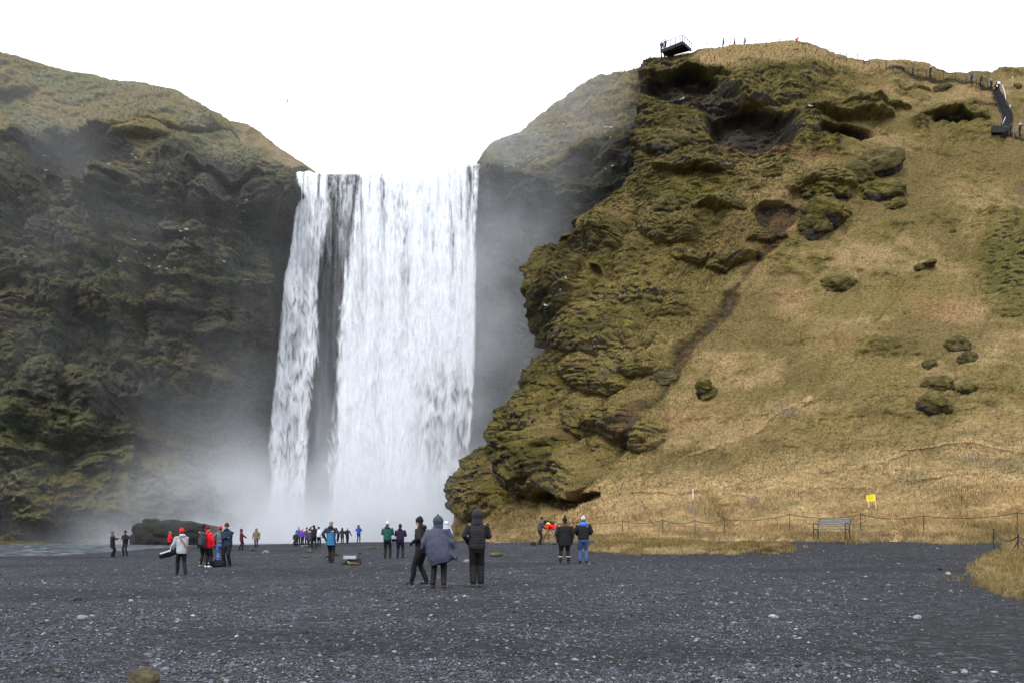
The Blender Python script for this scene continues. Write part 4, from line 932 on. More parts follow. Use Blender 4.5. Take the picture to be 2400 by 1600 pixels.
    for s in (-1, 1): ell(bm, hp((s*0.077, -0.005, -0.01)), (0.011, 0.020, 0.032), 1, Rh); ell(bm, hp((s*0.045, 0.066, 0.018)), (0.026, 0.014, 0.010), 1, Rh)
    for i in (0, 1):
        loft(bm, [sh[i]*0.93+neck*0.07, sh[i], (sh[i]+el_[i])/2, el_[i], (el_[i]*0.4+wr_[i]*0.6), wr_[i]], [0.052, 0.056, 0.046, 0.040, 0.034, 0.026], 8)
        hand(bm, wr_[i], wr_[i]-el_[i], -1 if i == 0 else 1, 0.6)
        loft(bm, [hip[i], (hip[i]*0.6+kn[i]*0.4), kn[i], (kn[i]*0.6+ank[i]*0.4), ank[i]], [0.09*B, 0.08*B, 0.056, 0.054, 0.038], 10)
        loft(bm, [ank[i]+Vector((0, -0.03, -0.045)), ank[i]+Vector((0, 0.07, -0.055)), ank[i]+Vector((0, 0.14, -0.065))], [(0.034, 0.038), (0.042, 0.030), (0.036, 0.02)], 8)
    fuse('body', bm, vb, cloth(skin, 0.6), r, it=1)
    # ---- trousers
    bm = bmesh.new()
    loft(bm, [T((0, 0, hipz+0.10)), (0, 0, hipz+0.0), (0, 0, hipz-0.09)], [(0.165*B, 0.12), (0.175*B, 0.13), (0.150*B, 0.12)], 14)
    for i in (0, 1):
        loft(bm, [hip[i], hip[i]*0.55+kn[i]*0.45, kn[i], kn[i]*0.5+ank[i]*0.5+Vector((0, -0.012, 0)), ank[i]+Vector((0, 0, 0.02))], [0.100*B, 0.092*B, 0.076*flare, 0.072*flare, 0.066*flare], 10)
    fuse('trousers', bm, vc*0.9, cloth(trousers), r, 0.012, 6)
    # ---- boots, each its own
    for i in (0, 1):
        bm = bmesh.new(); a = ank[i]
        loft(bm, [a+Vector((0, 0, 0.10)), a+Vector((0, 0, 0.0)), a+Vector((0, 0.01, -0.045))], [0.052, 0.050, 0.050], 10)
        loft(bm, [a+Vector((0, -0.045, -0.058)), a+Vector((0, 0.06, -0.056)), a+Vector((0, 0.155, -0.064))], [(0.046, 0.034), (0.052, 0.034), (0.042, 0.025)], 10)
        fuse('boot', bm, vc*0.7, cloth(boots), r, 0.003, 9)
    # ---- jacket or coat with sleeves
    bm = bmesh.new(); hem = coat*1.75-crouch*0.6
    zs = [hem, (hem+1.0-crouch)/2, 1.02-crouch, 1.15-crouch, 1.30-crouch, 1.42-crouch, 1.475-crouch]
    lowr = 0.165+0.055*max(0, (0.85-hem))
    rr = [(lowr*B+0.02, 0.15), (0.205*B, 0.160), (0.195*B, 0.152), (0.200*B, 0.152), (0.212*B, 0.158), (0.195*B, 0.128), (0.085, 0.085)]
    def TT(z): return T((0, 0.0, z)) if z > hipz else Vector((0, 0, z))
    loft(bm, [TT(z) for z in zs], rr, 16, 0.15)
    for i in (0, 1):
        end = wr_[i]
        loft(bm, [sh[i]*0.85+neck*0.15-Vector((0, 0, 0.02)), sh[i], (sh[i]+el_[i])/2, el_[i], (el_[i]+end)/2, end], [0.075, 0.082*B, 0.072*B, 0.066*B, 0.058, 0.048], 10)
    if hood_down: ell(bm, T((0, -0.10, 1.50-crouch)), (0.13, 0.08, 0.075), 2)
    loft(bm, [neck-Vector((0, 0, 0.02)), neck+Vector((0, 0, 0.055))], [0.082, 0.078], 10)
    jm = cloth(jacket, 0.7 if quilt else 0.8)
    fuse('coat' if coat < 0.5 else 'jacket', bm, vc, jm, r, 0.022, 5, quilt)
    if gloves:
        for i in (0, 1):
            bm = bmesh.new(); d = (wr_[i]-el_[i]).normalized()
            hand(bm, wr_[i], d, -1 if i == 0 else 1, 0.9)
            for v in bm.verts: v.co += (v.co-(wr_[i]+d*0.07))*0.16
            fuse('glove', bm, 0.009 if near else 0.014, cloth(BLK), r, it=1)
    # ---- headwear or hair
    bm = bmesh.new(); nm = headwear
    if headwear in ('beanie', 'pompom'):
        ell(bm, hp((0, -0.012, 0.052)), (0.096, 0.112, 0.096), 3, Rh); loft(bm, [hp((0, -0.012, 0.012)), hp((0, -0.012, 0.045))], [(0.090, 0.106), (0.090, 0.106)], 16, 0.1)
        ell(bm, hp((0, -0.03, 0.135)), (0.05, 0.055, 0.035), 2, Rh)
        if headwear == 'pompom': ell(bm, hp((0, -0.03, 0.19)), (0.045, 0.045, 0.045), 2)
        nm = 'beanie'
    elif headwear in ('hood', 'hood_point', 'fur_hood'):
        ell(bm, hp((0, -0.03, 0.035)), (0.132, 0.135, 0.145), 3, Rh); loft(bm, [neck-Vector((0, 0.02, 0.03)), hp((0, -0.02, -0.03))], [(0.135, 0.12), (0.118, 0.118)], 14, 0.2)
        if headwear == 'hood_point': loft(bm, [hp((0, -0.03, 0.08)), hp((0, -0.04, 0.17)), hp((0, -0.05, 0.215))], [0.085, 0.04, 0.012], 10)
        if headwear == 'fur_hood':
            for a in range(16): t = a/16*6.283; ell(bm, hp((0.10*math.cos(t), 0.085, 0.02+0.12*math.sin(t))), (0.032, 0.032, 0.032), 1)
        nm = 'hood'
    elif headwear == 'cap':
        ell(bm, hp((0, -0.01, 0.055)), (0.084, 0.100, 0.070), 3, Rh); ell(bm, hp((0, 0.11, 0.045)), (0.06, 0.055, 0.012), 2, Rh)
    elif headwear == 'bald':
        loft(bm, [hp((0, -0.06, -0.03)), hp((0, -0.07, 0.02))], [(0.070, 0.035), (0.070, 0.035)], 12, 0.4); nm = 'hair'
    else:
        ell(bm, hp((0, -0.02, 0.045)), (0.086, 0.098, 0.090), 3, Rh); ell(bm, hp((0, -0.05, -0.02)), (0.078, 0.06, 0.07), 2, Rh); nm = 'hair'
    fuse(nm, bm, 0.009 if near else 0.013, cloth(hcol, 0.9), r, 0.004, 14, it=1)
    if headwear in ('beanie', 'pompom', 'cap') and not face:
        bm = bmesh.new(); ell(bm, hp((0, -0.045, -0.03)), (0.076, 0.060, 0.062), 2, Rh); fuse('hair', bm, 0.012, cloth(hair, 0.9), r, 0.003, 14, it=1)
    if face or near:
        for s in (-1, 1): mb = MB(); mb.ball(hp((s*0.032, 0.086, 0.0)), (0.012, 0.008, 0.007), 1); mb.build('eye', cloth((0.03, 0.02, 0.018)), r, True)
        mb = MB(); mb.ball(hp((0, 0.082, -0.062)), (0.024, 0.010, 0.006), 1); mb.build('mouth', cloth((0.30, 0.10, 0.09)), r, True)
    if extra: extra(r, dict(hd=hd, hp=hp, sh=sh, el=el_, wr=wr_, ank=ank, kn=kn, T=T, neck=neck, Rh=Rh, vc=vc))
    return r
FWD2 = lambda x=0.13, y=0.25, z=1.18: ((-x, y, z), (x, y, z))      # both hands in front of the chest
HOLD = FWD2(0.08, 0.33, 1.30)
def world(r, v): 
    bpy.context.view_layer.update(); return r.matrix_world @ Vector(v)
def backpack(label, r, col, col2, c=(0, -0.25, 1.20), s=1.0):
    "rucksack on a back: shell, top lid, pocket, two straps"
    p = empty('backpack', world(r, (c[0], c[1], c[2]-0.28)), r.rotation_euler.z); p.scale = r.scale; tag(p, label, 'backpack')
    bm = bmesh.new(); loft(bm, [(0, 0, 0.03), (0, 0, 0.18), (0, 0, 0.36), (0, 0.02, 0.50)], [(0.15*s, 0.10), (0.17*s, 0.13), (0.165*s, 0.12), (0.12*s, 0.08)], 14); fuse('shell', bm, 0.014, cloth(col), p, 0.012, 7)
    bm = bmesh.new(); loft(bm, [(-0.10*s, 0, 0.54), (0.10*s, 0, 0.54)], [0.075, 0.075], 12); fuse('top_lid', bm, 0.014, cloth(col2), p, 0.006, 9)
    bm = bmesh.new(); loft(bm, [(0, -0.12, 0.10), (0, -0.13, 0.28)], [(0.11*s, 0.05), (0.10*s, 0.045)], 12); fuse('pocket', bm, 0.014, cloth(col2), p, 0.006, 9)
    for sx in (-1, 1):
        mb = MB(); mb.path([(sx*0.10, 0.09, 0.48), (sx*0.12, 0.20, 0.56), (sx*0.13, 0.37, 0.50), (sx*0.14, 0.40, 0.30), (sx*0.13, 0.22, 0.08)], 0.017); mb.build('strap', cloth(col2), p, True)
    return p
def small_bag(label, loc, size, col, rz=0.0, name='bag', strap=True, cat='bag'):
    p = empty(name, loc, rz); tag(p, label, cat)
    w, d, h = size; bm = bmesh.new(); loft(bm, [(-w/2*0.8, 0, h/2), (0, 0, h/2*1.02), (w/2*0.8, 0, h/2)], [(h*0.47, d*0.46), (h*0.5, d*0.5), (h*0.47, d*0.46)], 14, 0.5)
    fuse('shell', bm, max(0.012, h/20), cloth(col), p, 0.010, 8)
    mb = MB(); mb.box((0, -d/2*0.98, h*0.42), (w*0.55, 0.02, h*0.42), None, 0.006); mb.build('pocket', cloth([c*1.5 for c in col]), p)
    if strap: mb = MB(); mb.path([(-w*0.28, 0, h*0.93), (-w*0.12, 0, h*1.2), (w*0.12, 0, h*1.2), (w*0.28, 0, h*0.93)], 0.010); mb.build('handle', cloth(BLK), p, True)
    return p

def build_people():
    P = person
    # --- three large figures in the middle
    P('person in a long black coat and black knit hat striding beside the poncho', 988, 1369, 1212, 78, jacket=(0.015, 0.013, 0.016), trousers=(0.010, 0.010, 0.011), coat=0.47, feet_xy=((-0.10, 0.24), (0.10, -0.10)), arms=((-0.20, 0.16, 1.12), (0.22, 0.12, 0.98)), lean=0.06, build=1.12, near=True, headwear='beanie', hood_down=True, turn=-20)
    def poncho(r, J):
        bm = bmesh.new()
        loft(bm, [(0, -0.01, 1.50), (0, -0.01, 1.43), (0.0, -0.01, 1.30), (0.01, -0.03, 1.10), (0.03, -0.04, 0.90), (0.06, -0.05, 0.74), (0.09, -0.05, 0.62)], [(0.10, 0.10), (0.20, 0.16), (0.29, 0.21), (0.33, 0.25), (0.33, 0.27), (0.31, 0.27), (0.27, 0.24)], 18, 0.1)
        loft(bm, [(-0.2, 0, 1.36), (-0.34, -0.01, 1.14), (-0.40, 0.0, 0.98)], [(0.10, 0.12), (0.10, 0.15), (0.05, 0.13)], 12)
        loft(bm, [(0.2, 0, 1.36), (0.36, -0.01, 1.16), (0.44, 0.02, 1.00)], [(0.10, 0.12), (0.11, 0.15), (0.05, 0.12)], 12)
        loft(bm, [(0.28, 0, 0.98), (0.42, 0, 0.76), (0.47, 0, 0.66)], [(0.09, 0.16), (0.09, 0.17), (0.03, 0.13)], 12)
        fuse('poncho', bm, 0.014, cloth((0.050, 0.056, 0.088), 0.55), r, 0.055, 2.6)
    P('person in a blue grey rain poncho with pointed hood, black trousers and boots', 1027, 1378, 1212, -4, jacket=(0.045, 0.052, 0.080), coat=0.60, headwear='hood_point', hcol=(0.045, 0.052, 0.080), feet_xy=((-0.14, 0.0), (0.15, -0.05)), near=True, build=1.15, arms=((-0.24, 0.18, 1.06), (0.24, 0.18, 1.06)), extra=poncho, boots=(0.030, 0.026, 0.023), trousers=(0.012, 0.012, 0.014))
    P('person in a black hooded quilted jacket and flared black trousers, tallest in the picture', 1118, 1375, 1197, 4, jacket=(0.017, 0.016, 0.020), coat=0.50, headwear='hood', hcol=(0.028, 0.024, 0.030), quilt=0.007, feet_xy=((-0.09, -0.04), (0.09, 0.03)), near=True, arms=((-0.20, 0.14, 1.02), (0.16, 0.30, 1.16)), flare=1.15, trousers=(0.011, 0.011, 0.013), boots=(0.05, 0.045, 0.04))
    P('person in a pale clear rain cape half hidden behind the blue grey poncho', 1046, 1300, 1222, 0, jacket=(0.42, 0.50, 0.58), coat=0.45, headwear='hood', hcol=(0.45, 0.53, 0.60), trousers=(0.2, 0.24, 0.3))
    # --- pair with the green jacket
    P('person in a dark green quilted jacket and white bobble hat, facing the waterfall', 908, 1308, 1222, 0, jacket=(0.012, 0.075, 0.060), coat=0.50, headwear='pompom', hcol=(0.55, 0.50, 0.53), quilt=0.010, arms=FWD2(0.12, 0.26, 1.15), feet_xy=((-0.12, 0), (0.13, 0)), near=True, hood_down=True)
    q = P('person in a dark purple jacket and black hat beside the green jacket', 938, 1307, 1228, 0, jacket=(0.022, 0.014, 0.040), trousers=(0.014, 0.015, 0.030), coat=0.52, headwear='beanie', hcol=(0.020, 0.016, 0.022), arms=((-0.10, 0.30, 1.22), (0.12, 0.30, 1.22)), feet_xy=((-0.15, 0.03), (0.13, 0)), near=True, build=1.08, hood_down=True)
    small_bag('small black camera bag hanging at the left hip of the purple jacket', world(q, (-0.30, 0.02, 0.80)), (0.26, 0.16, 0.24), (0.016, 0.014, 0.018))
    # --- blue quilted vest
    def stripes(r, J):
        bm = bmesh.new(); loft(bm, [(0, -0.01, z) for z in (0.74, 0.85, 1.0, 1.15, 1.28, 1.36)], [(0.190, 0.168), (0.190, 0.162), (0.180, 0.155), (0.184, 0.152), (0.190, 0.15), (0.17, 0.13)], 16, 0.1)
        fuse('quilted_vest', bm, 0.012, cloth((0.030, 0.150, 0.300), 0.6), r, 0.004, 5, 0.014, 15.0)
        mb = MB(); mb.box((0.10, -0.163, 1.33), (0.060, 0.012, 0.030)); mb.build('logo', cloth((0.7, 0.72, 0.75)), r)
    P('blond person in a bright blue quilted vest over navy sleeves', 776, 1318, 1220, 0, jacket=(0.022, 0.028, 0.055), coat=0.42, headwear='hair', hcol=(0.28, 0.20, 0.12), arms=((-0.27, 0.10, 1.02), (0.27, 0.10, 1.02)), feet_xy=((-0.07, 0.12), (0.09, -0.16)), near=True, extra=stripes, hood_down=True)
    # --- left group
    q = P('person in a light grey jacket and bright red hat walking left with black trousers', 426, 1347, 1238, 35, jacket=(0.36, 0.39, 0.42), coat=0.47, headwear='beanie', hcol=(0.62, 0.020, 0.022), arms=((-0.28, 0.20, 0.95), (0.12, 0.28, 1.0)), feet_xy=((-0.12, 0.20), (0.10, -0.14)), near=True, hood_down=True,
          extra=lambda r, J: (lambda mb: (mb.path([(-0.13, -0.10, 1.44), (-0.02, -0.175, 1.30), (0.12, -0.18, 1.06), (0.22, -0.10, 0.86)], 0.020), mb.build('orange_strap', cloth((0.42, 0.075, 0.03)), r, True)))(MB()))
    b = empty('shoulder_bag', world(q, (-0.42, 0.22, 0.82)), math.radians(20)); tag(b, 'black shoulder bag with white stripes carried by the light grey jacket wearer', 'bag')
    bm = bmesh.new(); loft(bm, [(-0.28, 0, -0.10), (0, 0, 0.0), (0.26, 0, 0.10)], [(0.05, 0.08), (0.09, 0.12), (0.07, 0.10)], 12); fuse('shell', bm, 0.014, cloth(BLK), b, 0.01, 8)
    mb = MB(); mb.plank((-0.27, -0.06, 0.0), (0.06, -0.10, 0.11), 0.10, 0.05); mb.plank((0.05, -0.08, 0.12), (0.10, -0.08, 0.34), 0.05, 0.03); mb.build('white_stripe', cloth((0.6, 0.61, 0.64)), b)
    P('person in a black coat and black hat standing behind the big dark rucksack', 477, 1327, 1229, -15, jacket=BLK, coat=0.46, hcol=BLK, boots=(0.30, 0.30, 0.16), feet_xy=((-0.16, 0.0), (0.02, 0.12)), near=True)
    q = P('person in a bright red jacket with dark red hat and white shoes, seen from behind', 487, 1329, 1232, -25, jacket=(0.62, 0.010, 0.020), coat=0.48, hcol=(0.11, 0.012, 0.022), trousers=(0.011, 0.011, 0.012), boots=(0.60, 0.62, 0.66), arms=((-0.24, 0.12, 1.0), (0.32, 0.03, 0.90)), feet_xy=((-0.12, 0.02), (0.10, -0.03)), near=True, build=1.08, turn=-35, face=True)
    backpack('large dark grey rucksack on the back of the red jacket wearer', q, (0.028, 0.030, 0.038), (0.045, 0.048, 0.065), (-0.03, -0.28, 1.17), 1.15)
    st = empty('trekking_pole', world(q, (0.36, 0.10, 0.0))); tag(st, 'thin dark trekking pole in the right hand of the red jacket wearer', 'pole')
    mb = MB(); mb.bar((0, 0, 0), (0.0, 0, 0.9), 0.010); mb.build('shaft', cloth(CHAR), st); mb = MB(); mb.bar((0, 0, 0.84), (0, 0, 0.96), 0.020); mb.build('grip', cloth(BLK), st)
    P('person in light blue jeans and red hat, half hidden behind the bearded man', 517, 1319, 1233, 20, jacket=(0.10, 0.12, 0.14), trousers=(0.075, 0.15, 0.40), coat=0.56, hcol=(0.45, 0.010, 0.025), near=True, arms=((-0.27, 0.05, 1.05), (0.2, 0.2, 1.1)))
    def beard(r, J):
        bm = bmesh.new(); ell(bm, J['hp']((0, 0.055, -0.085)), (0.050, 0.042, 0.040), 2); fuse('beard', bm, 0.008, cloth((0.06, 0.035, 0.022), 0.95), r, 0.003, 30, it=1)
        bm = bmesh.new(); loft(bm, [Vector((-0.10, 0.02, 1.49)), Vector((0, 0.10, 1.49)), Vector((0.10, 0.02, 1.49))], [0.05, 0.055, 0.05], 10); fuse('collar', bm, 0.012, cloth((0.012, 0.020, 0.030)), r, 0.006, 9)
    P('bearded person in a navy jacket and maroon hat facing the camera with folded arms', 532, 1327, 1226, 172, jacket=(0.014, 0.030, 0.055), coat=0.47, hcol=(0.075, 0.010, 0.018), arms=((0.10, 0.20, 1.16), (-0.10, 0.22, 1.20)), feet_xy=((-0.12, 0), (0.11, 0)), near=True, face=True, build=1.15, extra=beard, turn=12, trousers=(0.011, 0.011, 0.012))
    X, Y, Z = drop(514, 1327); small_bag('black soft equipment bag lying on the gravel in front of the blue jeans', (X, Y-0.1, Z-0.01), (0.62, 0.30, 0.30), (0.014, 0.014, 0.016), 0.1, 'equipment_bag')
    P('person in long black coat and grey hat, left of the pair by the river', 264, 1305, 1244, -70, jacket=(0.014, 0.015, 0.020), coat=0.36, hcol=(0.10, 0.12, 0.14), arms=((-0.08, 0.40, 1.28), (0.10, 0.38, 1.26)), feet_xy=((-0.07, 0.05), (0.09, -0.06)), gloves=False)
    q = P('person in black jacket and hat facing the camera, right of the pair by the river', 294, 1302, 1243, 165, jacket=BLK, trousers=(0.020, 0.021, 0.024), coat=0.50, hcol=BLK, arms=FWD2(0.09, 0.26, 1.18), feet_xy=((-0.15, 0), (0.15, 0)), face=True, gloves=False, skin=(0.30, 0.16, 0.11))
    for i in (-1, 1):
        pass
    P('person in a red jacket and grey cap standing left of the light grey jacket', 398, 1295, 1244, -60, jacket=(0.60, 0.012, 0.018), coat=0.50, headwear='cap', hcol=(0.20, 0.21, 0.23), arms=((-0.07, 0.35, 1.15), (0.12, 0.32, 1.12)), feet_xy=((-0.08, 0.03), (0.08, -0.03)))
    P('person in a maroon hooded coat walking right near the pool', 566, 1287, 1239, -75, jacket=(0.085, 0.016, 0.026), coat=0.42, headwear='hood', hcol=(0.10, 0.014, 0.026), arms=((-0.10, 0.36, 1.05), (0.12, 0.34, 1.02)), feet_xy=((-0.06, 0.05), (0.10, -0.18)), face=True, skin=(0.6, 0.42, 0.36))
    P('person in a khaki coat with fur trimmed hood facing the camera near the pool', 601, 1282, 1238, 180, jacket=(0.165, 0.125, 0.070), coat=0.38, headwear='fur_hood', hcol=(0.19, 0.15, 0.09), trousers=(0.03, 0.03, 0.035), face=True, skin=(0.15, 0.09, 0.07), build=1.1)
    # --- far group by the pool
    G = 'people gathered at the edge of the pool'
    P('person crouching in dark clothes at the left end of the far group', 694, 1279, 1247, 170, Y=77, jacket=(0.02, 0.019, 0.022), coat=0.45, headwear='hair', hcol=(0.03, 0.02, 0.02), crouch=0.38, arms=FWD2(0.15, 0.3, 0.7), group=G, hi=1.70, face=True)
    P('person in a blue jacket and grey hat, tallest at the left of the far group', 700, 1277, 1234, 178, jacket=(0.030, 0.095, 0.26), coat=0.50, headwear='hair', hcol=(0.20, 0.19, 0.18), face=True, group=G)
    P('person in a purple jacket and black leggings in the far group, facing the camera', 709, 1279, 1239, 180, jacket=(0.13, 0.035, 0.36), coat=0.55, headwear='hair', hcol=(0.28, 0.15, 0.11), boots=(0.6, 0.6, 0.6), feet_xy=((-0.08, 0), (0.08, 0)), face=True, group=G)
    P('person in a dark coat and pointed black hat beside the purple jacket', 719, 1278, 1236, 190, jacket=(0.035, 0.033, 0.038), coat=0.48, headwear='pompom', hcol=BLK, face=True, group=G, boots=(0.5, 0.5, 0.5))
    P('person with a pale pink scarf and grey coat next to the one taking a picture', 726.5, 1283, 1238, 200, jacket=(0.055, 0.052, 0.070), coat=0.40, headwear='hood', hcol=(0.55, 0.38, 0.42), face=True, group=G)
    P('person all in black raising a camera overhead among the far group', 736, 1284, 1228, 10, jacket=(0.015, 0.016, 0.024), coat=0.52, hcol=BLK, arms=((-0.22, 0.22, 1.62), (0.02, 0.30, 1.60)), group=G)
    P('person in a white jacket and black hat at the right of the far group', 747, 1281, 1234, -10, jacket=(0.62, 0.63, 0.68), coat=0.50, hcol=BLK, arms=((-0.25, 0.1, 1.1), (0.30, 0.05, 0.9)), feet_xy=((-0.12, 0), (0.10, 0.0)), group=G)
    P('person in a dark brown coat standing close to the bald person', 802, 1273, 1237, 5, jacket=(0.028, 0.023, 0.020), coat=0.40, headwear='fur_hood', hcol=(0.035, 0.028, 0.022), arms=FWD2(0.1, 0.25, 1.2))
    P('bald person in dark navy holding one arm out beside the brown coat', 814, 1273, 1236, 0, jacket=(0.022, 0.022, 0.034), coat=0.52, headwear='bald', hcol=(0.10, 0.08, 0.07), arms=((-0.2, 0.1, 1.0), (0.42, 0.05, 0.98)), feet_xy=((-0.07, 0), (0.07, 0)))
    P('person in a bright blue jacket and blue trousers alone before the spray', 840.5, 1270, 1230, 0, jacket=(0.025, 0.070, 0.34), trousers=(0.030, 0.065, 0.20), coat=0.50, headwear='hood', hcol=(0.03, 0.045, 0.16), arms=FWD2(0.16, 0.26, 1.2), feet_xy=((-0.12, 0), (0.12, 0)))
    # --- right group
    P('person in a grey jacket and black hat stooping towards the tripod from the left', 1265, 1276, 1211, -75, jacket=(0.055, 0.054, 0.062), coat=0.52, trousers=(0.018, 0.018, 0.022), hcol=BLK, lean=0.16, arms=((-0.10, 0.42, 1.02), (0.08, 0.36, 1.02)), feet_xy=((-0.05, 0.06), (0.06, -0.06)), gloves=False, near=True,
      extra=lambda r, J: (lambda bm: (ell(bm, J['hp']((0, -0.07, -0.03)), (0.075, 0.05, 0.035), 2), fuse('yellow_hood_lining', bm, 0.012, cloth((0.65, 0.42, 0.03)), r)))(bmesh.new()))
    q = P('person in a red jacket with yellow shoulders bending over the tripod', 1303, 1275, 1212, 75, hi=1.72, jacket=(0.60, 0.018, 0.012), trousers=(0.22, 0.17, 0.11), coat=0.53, hcol=BLK, lean=1.05, arms=((-0.10, 0.62, 0.98), (0.12, 0.60, 0.95)), feet_xy=((-0.10, 0.05), (0.10, -0.1)), near=True,
      extra=lambda r, J: (lambda bm: (loft(bm, [J['T']((-0.15, 0, 1.42)), J['T']((0.15, 0, 1.42))], [0.125, 0.125], 12), fuse('yellow_yoke', bm, 0.012, cloth((0.75, 0.78, 0.03)), r, 0.004, 8)))(bmesh.new()))
    p = backpack('black rucksack on the bent back of the red and yellow jacket wearer', q, BLK, (0.03, 0.04, 0.05), (0, 0.12, 1.36), 0.9); p.rotation_euler.x = -1.0
    tp = empty('tripod', drop(1288, 1273)); tag(tp, 'black camera tripod with camera between the stooping and the bending person', 'tripod')
    s = 1.0
    for a in (20, 140, 260):
        mb = MB(); mb.bar((0, 0, 0.95), (0.36*math.cos(math.radians(a)), 0.36*math.sin(math.radians(a)), 0.45), 0.024); mb.bar((0.36*math.cos(math.radians(a)), 0.36*math.sin(math.radians(a)), 0.47), (0.50*math.cos(math.radians(a)), 0.50*math.sin(math.radians(a)), 0.0), 0.016); mb.build('leg', cloth(BLK), tp)
    mb = MB(); mb.bar((0, 0, 0.75), (0, 0, 1.12), 0.020); mb.build('centre_column', cloth(CHAR), tp)
    cm_ = MB(); cm_.box((0, 0, 1.22), (0.17, 0.09, 0.13), None, 0.01); cm_.bar((0, 0, 1.22), (-0.02, 0.22, 1.22), 0.045); c_ = cm_.build('camera', cloth(BLK), tp)
    q = P('person in long black coat, pointed black hat and boots with pale tops', 1324, 1320, 1213, 3, jacket=(0.012, 0.012, 0.013), coat=0.40, headwear='pompom', hcol=(0.012, 0.011, 0.011), trousers=(0.011, 0.012, 0.010), boots=(0.028, 0.024, 0.018), arms=((-0.30, 0.02, 0.72), (0.31, 0.02, 0.70)), feet_xy=((-0.17, 0), (0.14, 0)), near=True, build=1.22,
      extra=lambda r, J: [(lambda mb: (mb.bar(J['ank'][i]+Vector((0, 0, 0.17)), J['ank'][i]+Vector((0, 0, 0.195)), 0.083, seg=16), mb.build('boot_cuff', cloth((0.55, 0.50, 0.45)), r)))(MB()) for i in (0, 1)]+[(lambda bm: (loft(bm, [(-0.17, -0.02, 1.42), (0, -0.10, 1.47), (0.17, -0.02, 1.42)], [0.06, 0.07, 0.06], 12), fuse('fur_collar', bm, 0.012, cloth((0.085, 0.050, 0.032)), r, 0.01, 20)))(bmesh.new())])
    ph = empty('phone', world(q, (-0.27, 0.05, 0.82))); tag(ph, 'white phone in the left hand of the long black coat wearer', 'phone'); mb = MB(); mb.box((0, 0, 0), (0.03, 0.07, 0.16), Matrix.Rotation(0.3, 3, 'Y'), 0.004); mb.build('case', cloth((0.75, 0.75, 0.8)), ph)
    P('person in blue jeans, black jacket with blue hood and pale grey hat', 1367, 1319, 1210, 0, jacket=(0.013, 0.014, 0.016), coat=0.52, hcol=(0.42, 0.40, 0.46), trousers=(0.050, 0.090, 0.21), boots=(0.015, 0.016, 0.020), arms=FWD2(0.20, 0.20, 1.08), feet_xy=((-0.12, 0.02), (0.12, 0)), near=True, build=1.1,
      extra=lambda r, J: (lambda bm, mb: (loft(bm, [(-0.12, -0.03, 1.47), (0, -0.09, 1.46), (0.12, -0.03, 1.47)], [0.075, 0.095, 0.075], 12), loft(bm, [(0, -0.03, 1.44), (0, -0.02, 1.54)], [0.1, 0.085], 12), fuse('blue_hood', bm, 0.012, cloth((0.045, 0.15, 0.50)), r, 0.008, 9), mb.box((0.14, -0.135, 1.40), (0.05, 0.02, 0.02)), mb.build('logo', cloth((0.6, 0.6, 0.6)), r)))(bmesh.new(), MB()))
    # --- on the ridge and the stairs
    def far(label, px, feet, top, rz, jacket, Yd=None, **kw):
        if Yd is None:
            p = pick('C', px, feet); Yd = float(p[1])-0.4
        return person(label, px, feet, top, rz, Y=Yd, jacket=jacket, hi=kw.pop('hi', None), **kw)
    far('person in dark clothes at the outer rail of the viewing platform', 1550.5, 123, 104, 10, (0.03, 0.06, 0.07), 134.5, trousers=(0.02, 0.03, 0.035), hi=1.7)
    far('person with both arms raised on the viewing platform', 1559.5, 119, 95, 10, (0.022, 0.030, 0.040), 135.5, arms=((-0.42, 0.0, 1.80), (0.42, 0.0, 1.82)), hi=1.75)
    far('person in teal on the skyline, leftmost of the three beyond the platform', 1695.5, 114, 96, 60, (0.03, 0.14, 0.17), 141, hi=1.7)
    far('person in pale grey on the skyline, between the teal and the blue jacket', 1721.5, 113, 96.5, 60, (0.26, 0.26, 0.32), 141, hi=1.6)
    far('person in a blue jacket on the skyline, right of the grey one', 1746, 112, 94.5, 70, (0.02, 0.14, 0.30), 141, hi=1.75)
    far('person in an orange red jacket sitting on the crest of the hill', 1868, 111, 96, 180, (0.75, 0.09, 0.03), 141, hi=1.7, trousers=(0.5, 0.07, 0.03), arms=((-0.10, 0.2, 1.5), (0.30, 0.1, 1.35)))
    far('walker in a teal jacket behind the fence on the ridge path', 2140, 175, 154, 90, (0.030, 0.085, 0.085))
    far('walker with a white cap and black jacket on the ridge path', 2181, 182, 156, 90, (0.015, 0.015, 0.02), hcol=(0.7, 0.7, 0.72), feet_xy=((-0.08, 0.18), (0.08, -0.16)))
    far('walker in a royal blue jacket coming down the ridge path', 2278, 198, 168.5, 90, (0.03, 0.06, 0.26), feet_xy=((-0.08, 0.12), (0.08, -0.16)))
    far('walker in a dark green jacket just above the stairs', 2299, 203, 176, 80, (0.015, 0.06, 0.05))
    far('person in a navy jacket with turquoise hood at the head of the stairs', 2324, 207, 185, 20, (0.025, 0.030, 0.11), headwear='hood', hcol=(0.05, 0.35, 0.33), lean=0.2)
    far('person in a white jacket at the head of the stairs', 2341, 212, 188, 15, (0.62, 0.62, 0.66))
    far('person in black with a white bag climbing the stairs', 2335.5, 219, 194, 0, BLK, extra=lambda r, J: (lambda mb: (mb.box((0, -0.2, 1.1), (0.2, 0.1, 0.28), None, 0.03), mb.build('white_bag', cloth((0.7, 0.7, 0.72)), r)))(MB()))
    far('hiker in dark blue at the foot of the stairs, nearer the steps', 2370, 316, 290, 90, (0.018, 0.026, 0.045))
    far('hiker in dark clothes and white cap at the foot of the stairs', 2391, 320, 290, 90, (0.03, 0.035, 0.045), hcol=(0.75, 0.75, 0.75), feet_xy=((-0.08, 0.12), (0.08, -0.16)))
